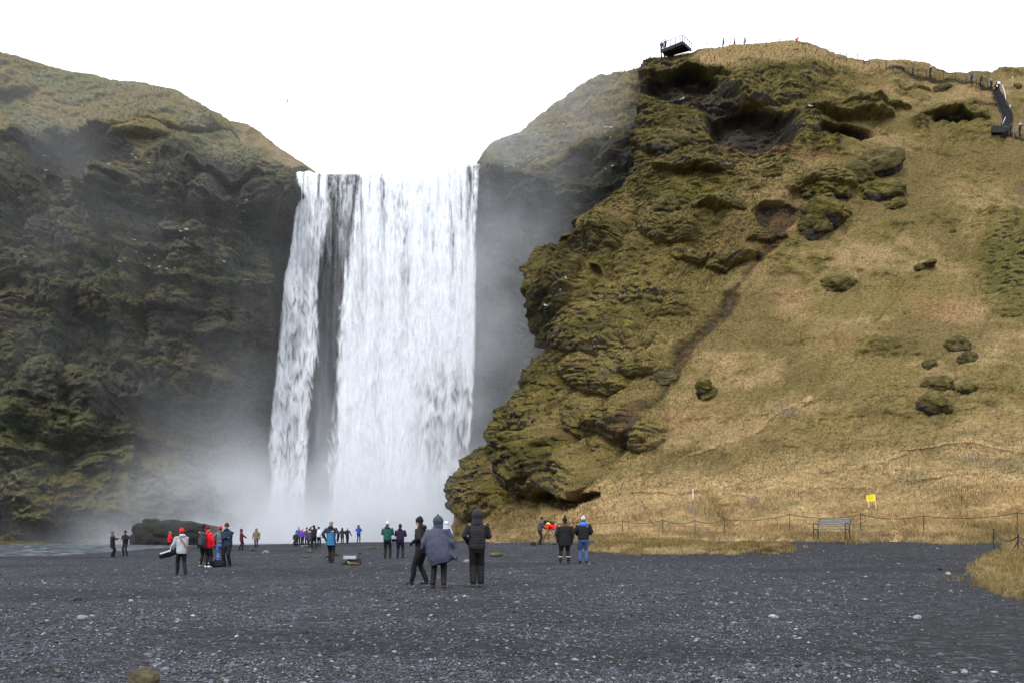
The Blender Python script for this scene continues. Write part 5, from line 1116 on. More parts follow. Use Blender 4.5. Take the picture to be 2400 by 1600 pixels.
# ================================================================ built things
M_IRON = mat_plain('dark_iron', (0.030, 0.026, 0.024), 0.7, 0.3, 20)
M_ROPE = mat_plain('brown_rope', (0.045, 0.030, 0.022), 0.9, 0.3, 60)
M_DECK = mat_plain('dark_decking', (0.022, 0.021, 0.023), 0.8, 0.3, 6)
M_STEEL = mat_plain('galvanised_rail', (0.55, 0.57, 0.60), 0.4, 0.1, 20, 0, 0.3)
M_WOODP = mat_plain('weathered_wood', (0.30, 0.27, 0.24), 0.85, 0.3, 12, 0.2)
M_GREYR = mat_plain('grey_wire', (0.16, 0.16, 0.17), 0.6, 0.2, 12)
def sag(a, b, s, n=10):
    a = Vector(a); b = Vector(b)
    return [a.lerp(b, k/n)-Vector((0, 0, 4*s*(k/n)*(1-k/n))) for k in range(n+1)]
def rope_fence(label, posts, Y=None, sheet='C', r=0.022, sg=0.16, mat=None, rmat=None, rr=0.014, left_open=None, name='rope_fence', two=False, cat='fence', off=0.25):
    "posts = [(px, top_py, base_py)]"
    root = None; tops = []
    for i, (px, tp, bp) in enumerate(posts):
        if Y is None: b = Vector([float(c) for c in pick(sheet, px, bp)]); yy = b.y-off
        else: yy = Y[i] if hasattr(Y, '__len__') else Y
        b = Vector([float(c) for c in W(px, bp, yy)]); t = Vector([float(c) for c in W(px, tp, yy)])
        if root is None: root = empty(name, b); tag(root, label, cat)
        b -= root.location; t -= root.location; tops.append(t)
        mb = MB(); mb.bar(b-Vector((0, 0, 0.35)), t+Vector((0, 0, 0.05)), r, seg=6); mb.ball(t+Vector((0, 0, 0.05)), r*1.5, 1)
        mb.build('post', mat or M_IRON, root)
    for a, b in zip(tops[:-1], tops[1:]):
        mb = MB(); mb.path(sag(a, b, sg), rr, 5); mb.build('rope', rmat or M_ROPE, root)
        if two: mb = MB(); mb.path(sag(a-Vector((0, 0, 0.1)), b-Vector((0, 0, 0.15)), sg*2.2), rr, 5); mb.build('rope', rmat or M_ROPE, root)
    return root
def build_fences():
    rope_fence('long sagging rope fence on thin iron posts along the foot of the grassy hill', [(1150,1237,1262),(1240,1229,1258),(1345,1222,1252),(1459,1219,1246),(1553,1218,1248),(1629,1219,1253),(1698,1216,1246),(1851,1205,1241),(2017,1205,1238),(2165,1208,1240),(2384,1201,1252),(2620,1196,1254)], off=0.3, sg=0.20, rr=0.019)
    a = [drop(2329, 1299), drop(2388, 1313), drop(2520, 1330)]
    rope_fence('short rope fence with drooping double rope at the turf bank on the right', [(2329,1243,1299),(2386,1255,1313),(2520,1262,1330)], Y=[p[1] for p in a], sg=0.28, two=True, r=0.026, rr=0.02)
    rope_fence('thin wire fence along the crest of the hill against the white sky', [(1631,105,113),(1657,103,111),(1685,101.5,110),(1712,99.5,110),(1742,97.5,108.5),(1770,96,107),(1797,94,106),(1827,92.5,105),(1856,95,105),(1889,100.5,109)], Y=140.5, r=0.045, sg=0.02, mat=M_GREYR, rmat=M_GREYR, rr=0.04)
    rope_fence('wire fence stepping down the skyline right of the crest', [(1902,107,113),(1920,111.5,118),(1945,117,126),(1971,123.5,135)], Y=140, r=0.05, sg=0.01, mat=M_GREYR, rmat=M_GREYR, rr=0.04)
    rope_fence('dark post and wire fence beside the path down the ridge', [(1984,125,139),(2010,129,142),(2025,135,144),(2037,139,148),(2060,146,157),(2077,147,160),(2094,154,165),(2112,156,168),(2130,160,171),(2151,162,177),(2171,165,180),(2191,171,182),(2211,172,184),(2240,170,184),(2264,177,189),(2288,187,199),(2303,181,200),(2315,191,203)], off=0.2, r=0.05, sg=0.03, rmat=M_GREYR, rr=0.03)
    rope_fence('wire rail beside the path at the foot of the stairs', [(2345,296,312),(2375,299,318),(2402,305,324),(2440,312,332)], off=0.2, r=0.05, sg=0.03, mat=M_GREYR, rmat=M_GREYR, rr=0.028)
def build_platform():
    r = empty('viewing_platform', tuple(float(c) for c in W(1575, 125, 136))); tag(r, 'dark viewing platform with thin railings jutting over the cliff top', 'platform'); O = r.location
    w = lambda px, py, Y: Vector([float(c) for c in W(px, py, Y)])-O
    # deck corners: near outer left, outer right, inner right, inner left
    A, B, C_, D = w(1549, 119, 134.0), w(1600, 98.5, 135.5), w(1620, 116.5, 139.5), w(1563, 131, 140.5)
    def slab(name, q, th, mat):
        bm = bmesh.new(); up = Vector((0, 0, th)); v = [bm.verts.new(p) for p in q]+[bm.verts.new(p+up) for p in q]
        for f in ((3, 2, 1, 0), (4, 5, 6, 7), (0, 1, 5, 4), (1, 2, 6, 5), (2, 3, 7, 6), (3, 0, 4, 7)): bm.faces.new([v[i] for i in f])
        me = bpy.data.meshes.new(name); bm.to_mesh(me); bm.free(); return link(name, me, mat, r)
    slab('deck', [A, B, C_, D], 0.14, M_DECK)
    for k in range(8):
        t = (k+0.5)/8; mb = MB(); mb.plank(A.lerp(D, t)-Vector((0, 0, 0.16)), B.lerp(C_, t)-Vector((0, 0, 0.16)), 0.10, 0.22); mb.build('joist', M_DECK, r)
    mb = MB(); mb.plank(A-Vector((0, 0, 0.2)), B-Vector((0, 0, 0.2)), 0.14, 0.34); mb.build('edge_beam', M_DECK, r)
    mb = MB(); mb.plank(B-Vector((0, 0, 0.2)), C_-Vector((0, 0, 0.2)), 0.14, 0.34); mb.build('edge_beam', M_DECK, r)
    mb = MB(); mb.bar(A.lerp(D, .5)-Vector((0, 0, .2)), A.lerp(D, 0.9)-Vector((-0.6, 0, 1.8)), 0.12); mb.bar(A-Vector((0, 0, .1)), A-Vector((-0.5, -1.5, 1.3)), 0.10); mb.build('bracket', M_DECK, r)
    def rail(pts):
        tops = []
        for p, h in pts: mb = MB(); mb.bar(p, p+Vector((0, 0, h)), 0.06, seg=6); mb.build('rail_post', M_IRON, r); tops.append(p+Vector((0, 0, h)))
        mb = MB(); mb.path(tops, 0.05); mb.path([p+Vector((0, 0, h*0.5)) for p, h in pts], 0.016); mb.build('handrail', M_GREYR, r)
    rail([(A.lerp(B, t), 1.10) for t in (0, 0.12, 0.45, 0.66, 0.88, 1.0)]); rail([(B.lerp(C_, t), 1.08) for t in (0.0, 0.25, 0.5, 0.75, 1.0)]+[(w(1627, 115, 141), 0.75)])
def build_stairs():
    C = [(2334,212),(2342,226),(2348,240),(2355,255),(2361,268),(2362,282),(2357,294),(2350,305),(2338,312)]
    wd = [14,18,20,21,21,22,22,24,26]
    P3 = [Vector([float(c) for c in pick('C', a, b)]) for a, b in C]
    r = empty('staircase', P3[-1]); tag(r, 'steep dark staircase climbing the grassy slope at the upper right', 'staircase'); O = r.location
    n = 52; s = np.linspace(0, len(C)-1.001, n)
    Y = np.interp(s, range(len(C)), [p.y for p in P3]); k = np.array([1, 2, 3, 2, 1])/9; Y = np.convolve(np.pad(Y, 2, 'edge'), k, 'valid')
    px = np.interp(s, range(len(C)), [c[0] for c in C]); py = np.interp(s, range(len(C)), [c[1] for c in C]); ww = np.interp(s, range(len(C)), wd)
    pts = []
    for i in range(n):
        c = Vector([float(v) for v in W(px[i], py[i], Y[i]-0.75)])-O; pts.append((c, ww[i]/F*Y[i]))
    for i, (c, w_) in enumerate(pts):
        mb = MB(); mb.box(c, (w_, 0.42, 0.10)); mb.box(c+Vector((0, 0.16, -0.25)), (w_*0.98, 0.06, 0.46)); mb.build('step', M_DECK, r)
    for sgn in (-1, 1):
        mb = MB(); mb.path([c+Vector((sgn*w_*0.5, 0.05, -0.12)) for c, w_ in pts], 0.10); mb.build('stringer', M_DECK, r)
    rl = [[(2349,200),(2356,221),(2357,234),(2358,243),(2365,250)], [(2368,246),(2361,275)], [(2357,274),(2347,297)]]
    for seg in rl:
        q = [Vector([float(v) for v in W(a, b, float(np.interp(b, py[np.argsort(py)], Y[np.argsort(py)]))-0.9)])-O for a, b in seg]
        mb = MB(); mb.path(q, 0.05); mb.build('handrail', M_STEEL, r)
        m = max(2, int(sum((b-a).length for a, b in zip(q[:-1], q[1:]))/1.3))
        for i in range(m+1):
            t = i/m*(len(q)-1); j = min(int(t), len(q)-2); p = q[j].lerp(q[j+1], t-j); mb = MB(); mb.bar(p, p-Vector((0, -0.1, 1.0)), 0.035, seg=6); mb.build('baluster', M_WOODP, r)
    mb = MB(); mb.box(Vector([float(v) for v in W(2337, 304, P3[-1].y-1.4)])-O, (1.5, 0.3, 0.9)); mb.build('foot_panel', M_DECK, r)
def build_sign():
    b = pick('C', 2044, 1188); Y = float(b[1])-0.3
    r = empty('warning_sign', tuple(float(c) for c in W(2044, 1188, Y))); tag(r, 'small yellow notice board on two pale posts in the dry grass', 'sign'); O = r.location
    w = lambda px, py, dy=0: Vector([float(c) for c in W(px, py, Y+dy)])-O
    q = [w(2030.2, 1160), w(2049.8, 1157.8), w(2051.2, 1172.8), w(2032.2, 1174.6)]
    bm = bmesh.new(); v = [bm.verts.new(p) for p in q]+[bm.verts.new(p+Vector((0, 0.03, 0))) for p in q]
    for f in ((0, 1, 2, 3), (7, 6, 5, 4), (0, 4, 5, 1), (1, 5, 6, 2), (2, 6, 7, 3), (3, 7, 4, 0)): bm.faces.new([v[i] for i in f])
    me = bpy.data.meshes.new('board'); bm.to_mesh(me); bm.free(); bo = link('board', me, mat_plain('yellow_board', (0.80, 0.66, 0.02), 0.5, 0.06), r)
    mb = MB(); ink = mat_plain('faded_print', (0.42, 0.36, 0.02), 0.6, 0.05)
    for (x0, x1, y) in ((.12, .52, .12), (.16, .50, .22), (.58, .84, .22), (.14, .38, .36), (.42, .86, .36), (.14, .46, .48), (.50, .80, .50), (.16, .66, .60), (.20, .40, .78), (.46, .72, .80)):
        a = q[0].lerp(q[1], x0).lerp(q[3].lerp(q[2], x0), y); b_ = q[0].lerp(q[1], x1).lerp(q[3].lerp(q[2], x1), y); o_ = Vector((0, -0.006, 0))
        n = max(2, int((b_-a).length/0.035))
        for k in range(n):
            mb.box(a.lerp(b_, (k+0.5)/n)+o_, ((b_-a).length/n*0.62, 0.004, 0.020))
    mb.build('lettering', ink, bo)
    for pts in ((w(2034.5, 1174.5, .03), w(2036.8, 1186, .03)), (w(2050.0, 1156.6, .03), w(2053.6, 1196, .03))):
        mb = MB(); mb.plank(pts[0], pts[1]+(pts[1]-pts[0])*0.2, 0.05, 0.04, (0, 1, 0)); mb.build('post', mat_plain('pale_post', (0.62, 0.54, 0.46), 0.8, 0.1), r)
    b = pick('C', 1624, 1166); r = empty('marker_post', tuple(float(c) for c in W(1624, 1166, b[1]-0.3))); tag(r, 'short white marker stake standing in the dry grass', 'marker post')
    mb = MB(); mb.box((0, 0, 0.15), (0.085, 0.05, 1.0), None, 0.008); mb.build('stake', cloth((0.7, 0.7, 0.68)), r); mb = MB(); mb.box((0.01, -0.03, 0.45), (0.06, 0.012, 0.24)); mb.build('reflector', cloth((0.45, 0.47, 0.52)), r)
    s = [(2365, 196, 190+12)]
    b = pick('C', 2373, 200); r = empty('marker_post', tuple(float(c) for c in W(2373, 200, b[1]-0.3))); tag(r, 'pale stake on the ridge right of the stairs', 'marker post'); mb = MB(); mb.box((0, 0, 0.5), (0.10, 0.08, 1.5), None, 0.01); mb.build('stake', M_WOODP, r); mb = MB(); mb.box((0, -0.05, 1.2), (0.14, 0.02, 0.2)); mb.build('plate', M_STEEL, r)
def build_bench():
    Y = 41.0; px0 = 1950; z0 = gz((px0-HX)/F*Y, Y)
    zf = EYE+(HY-1262)/F*Y
    r = empty('park_bench', ((1949-HX)/F*Y, Y, zf), math.radians(-44)); tag(r, 'grey slatted park bench with curved iron arms at the edge of the dry grass', 'bench')
    gw = mat_plain('grey_slats', (0.20, 0.215, 0.225), 0.6, 0.25, 14, 0.2); L = 0.80
    # faces -y in its own frame
    mb = MB()
    for k in range(5): mb.box((0, -0.24+0.10*k, 0.50-0.004*k), (2*L, 0.078, 0.032), None, 0.006)
    mb.build('seat', gw, r)
    mb = MB()
    for k in range(5):
        z = 0.62+0.085*k; y = 0.25+0.06*k*0.6
        mb.box((0, y, z), (2*L, 0.026, 0.066), Matrix.Rotation(0.28, 3, 'X'), 0.006)
    mb.build('backrest', gw, r)
    for s in (-1, 1):
        x = s*L*0.97
        mb = MB(); mb.path([(x, -0.28, 0.0), (x, -0.25, 0.25), (x, -0.27, 0.48)], 0.026); mb.path([(x, 0.30, 0.0), (x, 0.22, 0.30), (x, 0.22, 0.50), (x, 0.32, 0.78), (x, 0.40, 1.00)], 0.026); mb.path([(x, -0.26, 0.47), (x, 0.22, 0.46)], 0.022); mb.build('frame', M_IRON, r, True)
        mb = MB(); mb.path([(x, 0.27, 0.70), (x, 0.10, 0.71), (x, -0.10, 0.75), (x, -0.26, 0.76), (x, -0.32, 0.70), (x, -0.28, 0.60), (x, -0.27, 0.48)], 0.022); mb.build('armrest', M_IRON, r, True)
# ---------------------------------------------------------------- rocks
M_ROCK = None
def rock(name, label, loc, size, seed, cat='rock', moss=0.5, col=None, mcol=None, rz=0.0, group=None, sub=5, rough=1.0, lumpy=1.0):
    global M_ROCK
    M_ROCK = M_ROCK or mat_attr('rock_cover', 2.5, 9, 0.5, 0.92, 0.05, 0.15)
    bm = bmesh.new(); bmesh.ops.create_icosphere(bm, subdivisions=sub, radius=1.0); V = np.array([v.co[:] for v in bm.verts]); Fc = np.array([[v.index for v in f.verts] for f in bm.faces]); bm.free()
    s = np.array(size, float); m = s.min(); Q = V*s+seed*13.7
    d = 0.28*lumpy*fbm(Q, 0.75/m, 4, seed)+0.06*lumpy*billow(Q, 3.5/m, 3, seed+3)+0.22*worley(Q, (1.1*m, 1.1*m, 0.6*m), seed, 1.7)-0.10+0.12*rough*ledges(Q, 0.42*m, seed, 0.8)
    Vn = V*(1+d[:, None]*[1, 1, 0.8]); Vn[:, 2] = np.where((Vn[:, 2] < -0.55) & (lumpy < 1.5), -0.55+0.3*(Vn[:, 2]+0.55), Vn[:, 2]); Vn = Vn*s
    c, sn = math.cos(rz), math.sin(rz)
    Vn = np.stack([Vn[:, 0]*c-Vn[:, 1]*sn, Vn[:, 0]*sn+Vn[:, 1]*c, Vn[:, 2]], -1)
    up = np.clip(V[:, 2]+0.35*fbm(Q, 1.6/m, 3, seed+4), -1, 1)
    base = lerp(ROCK*0.8 if col is None else np.array(col)*0.7, ROCKG if col is None else np.array(col), sstep(-0.3, 0.5, fbm(Q*[1, 1, 2.0], 1.3/m, 3, seed+6))[:, None])
    if lumpy > 1.5: up = up+0.75*fbm(Q, 0.8/m, 3, seed+21)+0.35
    cc = lerp(base, lerp(MOSS*0.8, (OLIVE if mcol is None else np.array(mcol)), sstep(-0.3, 0.4, fbm(Q, 2.0/m, 3, seed+8))[:, None]), (moss*sstep(-0.30, 0.35, up))[:, None])
    o = link(name, mesh_np(name, Vn, Fc, cc), M_ROCK); o.location = loc; tag(o, label, cat, group); return o
def build_rocks():
    H = [  # photo x, y, half width px, half height px, moss, words
     (2065,378,58,34,.55,'large grey crag with mossy top below the cave, highest of its chain'), (2008,402,40,26,.35,'dark angular rock touching the left foot of the large grey crag'),
     (2085,446,50,28,.75,'rounded mossy rock directly below the large grey crag'), (2103,477,24,13,.85,'small mossy hump under the rounded mossy rock'),
     (1945,438,56,22,.85,'flat mossy rock left of the large grey crag'), (1935,490,46,28,.8,'mossy hump in the gully head below the flat mossy rock'), (1912,524,34,30,.7,'steep mossy rock lowest at the right bank of the gully head'),
     (1565,478,28,24,.35,'dark rock knob standing alone high on the mossy spur'), (1590,335,46,26,.25,'pale grey pointed rock below the platform cliff'),
     (1968,664,38,22,.8,'mossy rock hump alone in the middle of the grassy slope'), (2166,624,15,10,.7,'small dark rock high on the right slope, larger of two'), (2188,611,9,5,.7,'tiny dark rock beside the small one high on the right slope'),
     (2246,808,26,19,.5,'dark boulder with mossy cap, topmost of the right cluster'), (2272,838,20,17,.3,'dark bare boulder leaning under the topmost one of the right cluster'), (2181,853,18,15,.25,'pale grey boulder at the left of the right cluster'),
     (2203,900,32,20,.7,'mossy boulder in the middle of the right cluster'), (2196,944,34,26,.55,'biggest dark boulder at the bottom of the right cluster'), (2268,907,20,11,.7,'low mossy boulder at the right end of the right cluster'),
     (1558,888,28,18,.2,'dark broken rock at the foot of the gully'), (1650,908,16,20,.7,'dark mossy knob right of the gully foot'), (1810,403,22,12,.9,'mossy hump above the gully head'),
     (2233,541,7,6,.8,'tiny mossy stone on the upper right slope'), (2210,203,20,8,.3,'flat grey outcrop below the ridge fence'), (2385,202,10,6,.5,'small dark outcrop right of the stairs')]
    for i, (x, y, a, b, ms, lb) in enumerate(H):
        p = pick('C', x, y+b*0.3); k = p[1]/F
        rock('rock_outcrop' if a > 22 else 'boulder', lb, (float((x-HX)*k), float(p[1]+a*k*0.34), float(EYE+(HY-y-b*0.15)*k)), (a*k*1.05, a*k*0.8, b*k*1.15), 3+i, 'rock', min(0.95, ms*0.6+0.5), ROCK*0.95, MOSS*1.5 if i % 3 else OLIVE*0.7, rz=0.0, rough=0.45, sub=6 if a > 22 else 5, lumpy=1.7).rotation_euler = (0.35, ((i*37) % 11-5)*0.05, 0)
    Gd = [ # stones on the gravel: x, base y, half width, half height px
     (1163,1303,14,5,.9,None,'flat mossy boulder on the gravel right of the tallest black figure'), (588,1290,9,4,.3,None,'dark boulder on the shore left of the khaki coat'),
     (724,1294,10,4,.6,None,'flat brown rock in front of the far group'), (766,1306,6,7,.2,None,'dark rock left of the blue vest wearer'), (790,1302,5,6,.5,None,'dark rock right of the blue vest wearer'),
     (871,1286,9,3.5,.5,None,'low brown rock left of the green jacket'), (717,1305,8,2,.6,None,'thin flat mossy rock below the far group'), (827,1324,13,4,.7,(0.09,0.06,0.04),'brown mossy rock in front of the dark slab'),
     (843,1298,3.5,2.5,.0,(0.03,0.03,0.035),'small black stone beyond the dark slab'), (1250,1277,6,5,.1,(0.03,0.028,0.026),'dark rock left of the stooping person'),
     (622,1296,7,4,.0,(0.3,0.3,0.32),'pale boulder below the khaki coat'), (1813,1447,11,4,.0,(0.5,0.5,0.5),'white bone shaped stone on the right gravel'), (2151,1449,8,5,.0,(0.5,0.5,0.5),'round white stone on the dark right gravel'),
     (2263,1579,7,6,.0,(0.25,0.29,0.32),'bluish upright stone near the lower right corner'), (2205,1538,8,5,.0,(0.14,0.16,0.17),'grey pyramidal stone on the dark right gravel'), (190,1451,12,6,.0,(0.26,0.30,0.34),'pale flat stone on the left gravel'),
     (179,1407,10,6,.1,(0.10,0.09,0.09),'dark angular stone on the left gravel'), (543,1566,9,6,.0,(0.22,0.24,0.23),'smooth greenish stone near the bottom edge'), (583,1618,11,7,.1,(0.12,0.12,0.13),'grey stone cut by the bottom edge'),
     (306,1409,5,3,.0,(0.5,0.5,0.52),'small white stone on the left gravel'), (2223,1346,6,4,.0,(0.5,0.5,0.5),'white cobble beside the turf bank'), (2204,1335,4,3,.0,(0.04,0.04,0.04),'black cobble beyond the turf bank'),
     (1095,1316,9,3,.0,(0.35,0.36,0.38),'pale flat slab left of the tallest black figure'), (325,1401,6,3,.0,(0.16,0.16,0.17),'thin grey stone beside the small white one'), (72,1571,9,6,.2,(0.09,0.10,0.08),'dark rounded stone near the lower left corner')]
    for i, (x, y, a, b, ms, cl, lb) in enumerate(Gd):
        X, Yg, Z = drop(x, y); k = Yg/F
        rock('boulder' if a*k > 0.16 else 'stone', lb, (X, Yg+a*k*0.5, Z+b*k*0.55), (a*k, a*k*0.8, b*k*1.25), 40+i, 'rock' if a*k > 0.16 else 'stone', ms, cl, OLIVE*0.8, sub=4, rough=0.5)
    # moss covered stone cut by the lower edge
    X, Yg, Z = drop(318, 1646); k = Yg/F; rock('mossy_boulder', 'brown and yellow moss covered boulder cut by the bottom edge at left', (X, Yg+0.15, Z+0.10), (36*k, 34*k, 38*k), 77, 'rock', 0.45, (0.085, 0.070, 0.072), (0.12, 0.105, 0.03), sub=5)
    # dark slab and pale driftwood
    X, Yg, Z = drop(822, 1323)
    s = empty('rock_slab', (X, Yg, Z)); tag(s, 'dark overhanging slab of rock on the gravel right of the blue vest wearer', 'rock'); k = Yg/F
    bm = bmesh.new(); w = 21*k
    prof = [(-1, 0.02), (-1.0, 0.16), (-0.45, 0.40), (-0.1, 0.66), (0.55, 0.62), (0.92, 0.60), (1.05, 0.08), (0.6, 0.0)]
    f = [bm.verts.new((a*w, 0, b*0.42)) for a, b in prof]; g = [bm.verts.new((a*w*0.9, 0.5, b*0.40+0.03)) for a, b in prof]
    bm.faces.new(f[::-1]); bm.faces.new(g); n = len(prof)
    for i in range(n): bm.faces.new((f[i], f[(i+1) % n], g[(i+1) % n], g[i]))
    fuse('slab', bm, 0.02, mat_plain('black_rock', (0.022, 0.020, 0.019), 0.85, 0.4, 6, 0.4), s, 0.03, 5, it=1)
    mb = MB(); mb.plank((-0.85*w, 0.05, 0.30), (0.55*w, 0.12, 0.30), 0.30, 0.035, (0.1, -0.4, 1)); mb.build('pale_top', mat_plain('pale_wood', (0.20, 0.205, 0.22), 0.8, 0.4, 10, 0.3), s)
    d = empty('driftwood', (X+0.02, Yg-0.25, Z)); tag(d, 'short bleached piece of driftwood leaning on the dark slab', 'driftwood'); mb = MB(); mb.bar((-0.1, 0, 0.13), (0.14, -0.05, 0.06), 0.035, 0.012); mb.build('stick', M_WOODP, d)
    # dark hump by the pool at left
    for (x, y, a, b, nm, lb, ms) in ((430,1246,84,40,'rock_outcrop','broad dark rock hump at the edge of the pool, left of the spray',.25), (352,1240,40,44,'rock_outcrop','dark rock beside the broad hump, partly veiled by spray',.35)):
        Yg = 104; k = Yg/F; rock(nm, lb, ((x-HX)*k, Yg, EYE+(HY-1262)*k), (a*k, a*k*0.8, b*k*1.0), 90+int(x/40), 'rock', ms*0.5, (0.016, 0.016, 0.018), MOSS*0.5, sub=6)
# ---------------------------------------------------------------- shrubs, saplings, gulls
def twig(mb, a, d, L, r, depth, rnd):
    b = a+d*L; mb.bar(a, b, r, r*0.55, seg=4, cap=False)
    if depth <= 0: return
    for k in range(rnd.randint(2, 3)):
        nd = (d+Vector((rnd.uniform(-.8, .8), rnd.uniform(-.6, .6), rnd.uniform(-.1, .6)))).normalized()
        twig(mb, a.lerp(b, rnd.uniform(0.4, 1.0)), nd, L*rnd.uniform(0.5, 0.8), r*0.6, depth-1, rnd)
def build_plants():
    rnd = random.Random(5)
    mg = mat_plain('grey_twigs', (0.16, 0.125, 0.12), 0.9, 0.3, 8); mw = mat_plain('bleached_twigs', (0.36, 0.29, 0.24), 0.9, 0.2, 8); md = mat_plain('dark_twigs', (0.07, 0.052, 0.045), 0.9, 0.3, 8)
    def sap(label, x, y, h, mat, n=1, depth=2, spread=0.1, r=0.02, cat='sapling', name='sapling'):
        p = pick('C', x, y); rt = empty(name, (float(p[0]), float(p[1])-0.1, float(p[2])-0.1)); tag(rt, label, cat); hh = h*p[1]/F
        for k in range(n):
            mb = MB(); twig(mb, Vector((rnd.uniform(-1, 1)*spread, rnd.uniform(-.5, .5)*spread, 0)), Vector((rnd.uniform(-.5, .5)*min(1, spread*1.4), 0, 1)).normalized(), hh*0.6, r, depth, rnd); mb.build('stem', mat, rt)
    sap('bleached dead shrub spreading pale branches behind the rope fence', 1618, 1200, 26, mw, 9, 2, 0.45, 0.028, 'shrub', 'dead_shrub')
    sap('single pale fallen branch behind the rope fence', 1634, 1224, 22, mw, 1, 0, 0.0, 0.04, 'branch', 'dead_branch')
    L = [(1740,1000,26,'thin bare sapling on the middle slope left of the grey bush'),(1741,905,18,'slender bare sapling above the middle slope'),(2128,1090,28,'bare sapling on the lower right slope, alone'),(2250,1182,30,'bare dark sapling right of the yellow sign'),
         (1490,1118,20,'bare sapling low on the slope below the mossy spur'),(1562,1140,16,'bare sapling right of the low one below the mossy spur'),(1772,905,14,'short bare sapling next to a taller one on the middle slope'),(1822,900,16,'short sapling left of the grey bush'),(1460,1135,16,'thin bare sapling left of the low one'),(1340,1220,16,'small bare sapling near the foot of the mossy spur'),(2215,1190,14,'short twiggy sapling right of the yellow sign')]
    for x, y, h, lb in L: sap(lb, x, y, h, md, 1, 2, 0.05, 0.022)
    B = [(1845,975,26,16,'grey leafless bush on the middle slope'),(2280,1078,22,14,'wide greyish bush patch on the lower right slope'),(2394,470,44,14,'tall grey leafless bush at the right edge of the picture'),(1430,880,26,10,'grey leafless bush on the mossy spur'),(1775,1178,20,10,'low bare bush above the rope fence'),(2070,965,12,8,'small greyish bush below the mossy hump'),(1500,1195,14,10,'twiggy bush above the left part of the rope fence'),(2330,1085,16,10,'small grey bush right of the wide one'),(1950,1205,12,10,'small twiggy bush behind the bench')]
    for x, y, h, n, lb in B: sap(lb, x, y, h, mg, n, 3, 0.9 if h < 40 else 0.6, 0.016, 'bush', 'bare_bush')
def build_gulls():
    mw = mat_plain('white_feathers', (0.80, 0.80, 0.80), 0.8, 0.05); mgx = mat_plain('grey_feathers', (0.35, 0.37, 0.40), 0.8, 0.05)
    def gull_mesh(fly):
        b = MB(); b.ball((0, 0, 0.14), (0.20, 0.085, 0.085), 2); b.ball((0.19, 0, 0.22), (0.07, 0.055, 0.055), 2); b.bar((0.24, 0, 0.22), (0.33, 0, 0.205), 0.016, 0.004); b.bar((-0.15, 0, 0.15), (-0.34, 0, 0.15), 0.05, 0.03)
        w = []
        for s in (-1, 1):
            m = MB()
            if fly: m.plank((0.02, s*0.05, 0.17), (-0.02, s*0.38, 0.30), 0.20, 0.02); m.plank((-0.02, s*0.38, 0.30), (-0.14, s*0.75, 0.22), 0.12, 0.015)
            else: m.ball((-0.06, s*0.075, 0.15), (0.19, 0.025, 0.06), 2)
            w.append(m.mesh('wing', True))
        return b.mesh('body', True), w
    MS = {f: gull_mesh(f) for f in (False, True)}
    for f in MS:
        MS[f][0].materials.append(mw)
        for m in MS[f][1]: m.materials.append(mgx)
    def gull(label, p, fly=False, s=1.0, group=None, rz=None):
        r = empty('gull', p, random.uniform(0, 6.28) if rz is None else rz); r.scale = (s, s, s); tag(r, label, 'bird', group)
        link('body', MS[fly][0], None, r)
        for m in MS[fly][1]: link('wing', m, None, r)
    L1 = [(330,298),(311,367),(321,372),(351,387),(259,388),(401,412),(113,402),(110,370),(578,472),(556,489),(571,500),(575,502),(567,525),(433,561),(320,565),(325,595),(367,605),(354,610),(285,620),(353,627),(376,628),(394,631),(413,630),(422,592),(66,606),(530,619)]
    for x, y in L1:
        p = pick('A', x, y); gull('white gull perched on a ledge of the left cliff', (float(p[0]), float(p[1])-0.5, float(p[2])), s=0.72, group='gulls perched on the left cliff')
    L2 = [(1146,391),(1161,376),(1186,395),(1204,390),(1223,388),(1238,369),(1258,376),(1282,295),(1318,297),(1274,309),(1257,318),(1233,318),(1275,318),(1417,400),(1435,395),(1485,352),(1427,326)]
    for x, y in L2:
        p = pick('A', x, y); gull('white gull perched on the hazy green slope right of the fall', (float(p[0]), float(p[1])-0.5, float(p[2])), s=0.72, group='gulls perched right of the fall')
    gull('white gull flying over the left cliff with spread wings, upper of a pair', tuple(float(c) for c in W(437, 540, 118)), True, 1.0, rz=0.4); gull('white gull flying over the left cliff, lower left of a pair', tuple(float(c) for c in W(423, 544, 118)), True, 0.9, rz=2.6)
    gull('gull gliding over the hazy slope, left of two', tuple(float(c) for c in W(1420, 300, 126)), True, 1.0, rz=0.1); gull('gull gliding over the hazy slope, right of two', tuple(float(c) for c in W(1432, 301, 126)), True, 1.1, rz=0.2)
    for (x, y, lb) in ((1327,656,'white gull high on the dark rock nose'), (1315,685,'white gull in the middle of the dark rock nose'), (1277,722,'white gull low on the dark rock nose'), (1894,254,'white gull on a mossy ledge near the cave'), (1598,241,'white gull in the dark cliff under the platform, left of two'), (1601,239,'white gull in the dark cliff under the platform, right of two')):
        p = pick('C', x, y); gull(lb, (float(p[0]), float(p[1])-0.6, float(p[2])), s=1.15)
    gull('tiny dark gull alone in the white sky above the fall', tuple(float(c) for c in W(674, 240, 170)), True, 1.1, rz=0.3)
import time as _t
def timed(f):
    t0 = _t.time(); f(); print('T', f.__name__, round(_t.time()-t0, 1))
for f in (build_ground, build_stream, build_hillside, build_cliffs, build_back_ridge, build_waterfall, build_mist, build_stones, build_grass, build_turf, build_people, build_fences, build_platform, build_stairs, build_sign, build_bench, build_rocks, build_plants, build_gulls): timed(f)
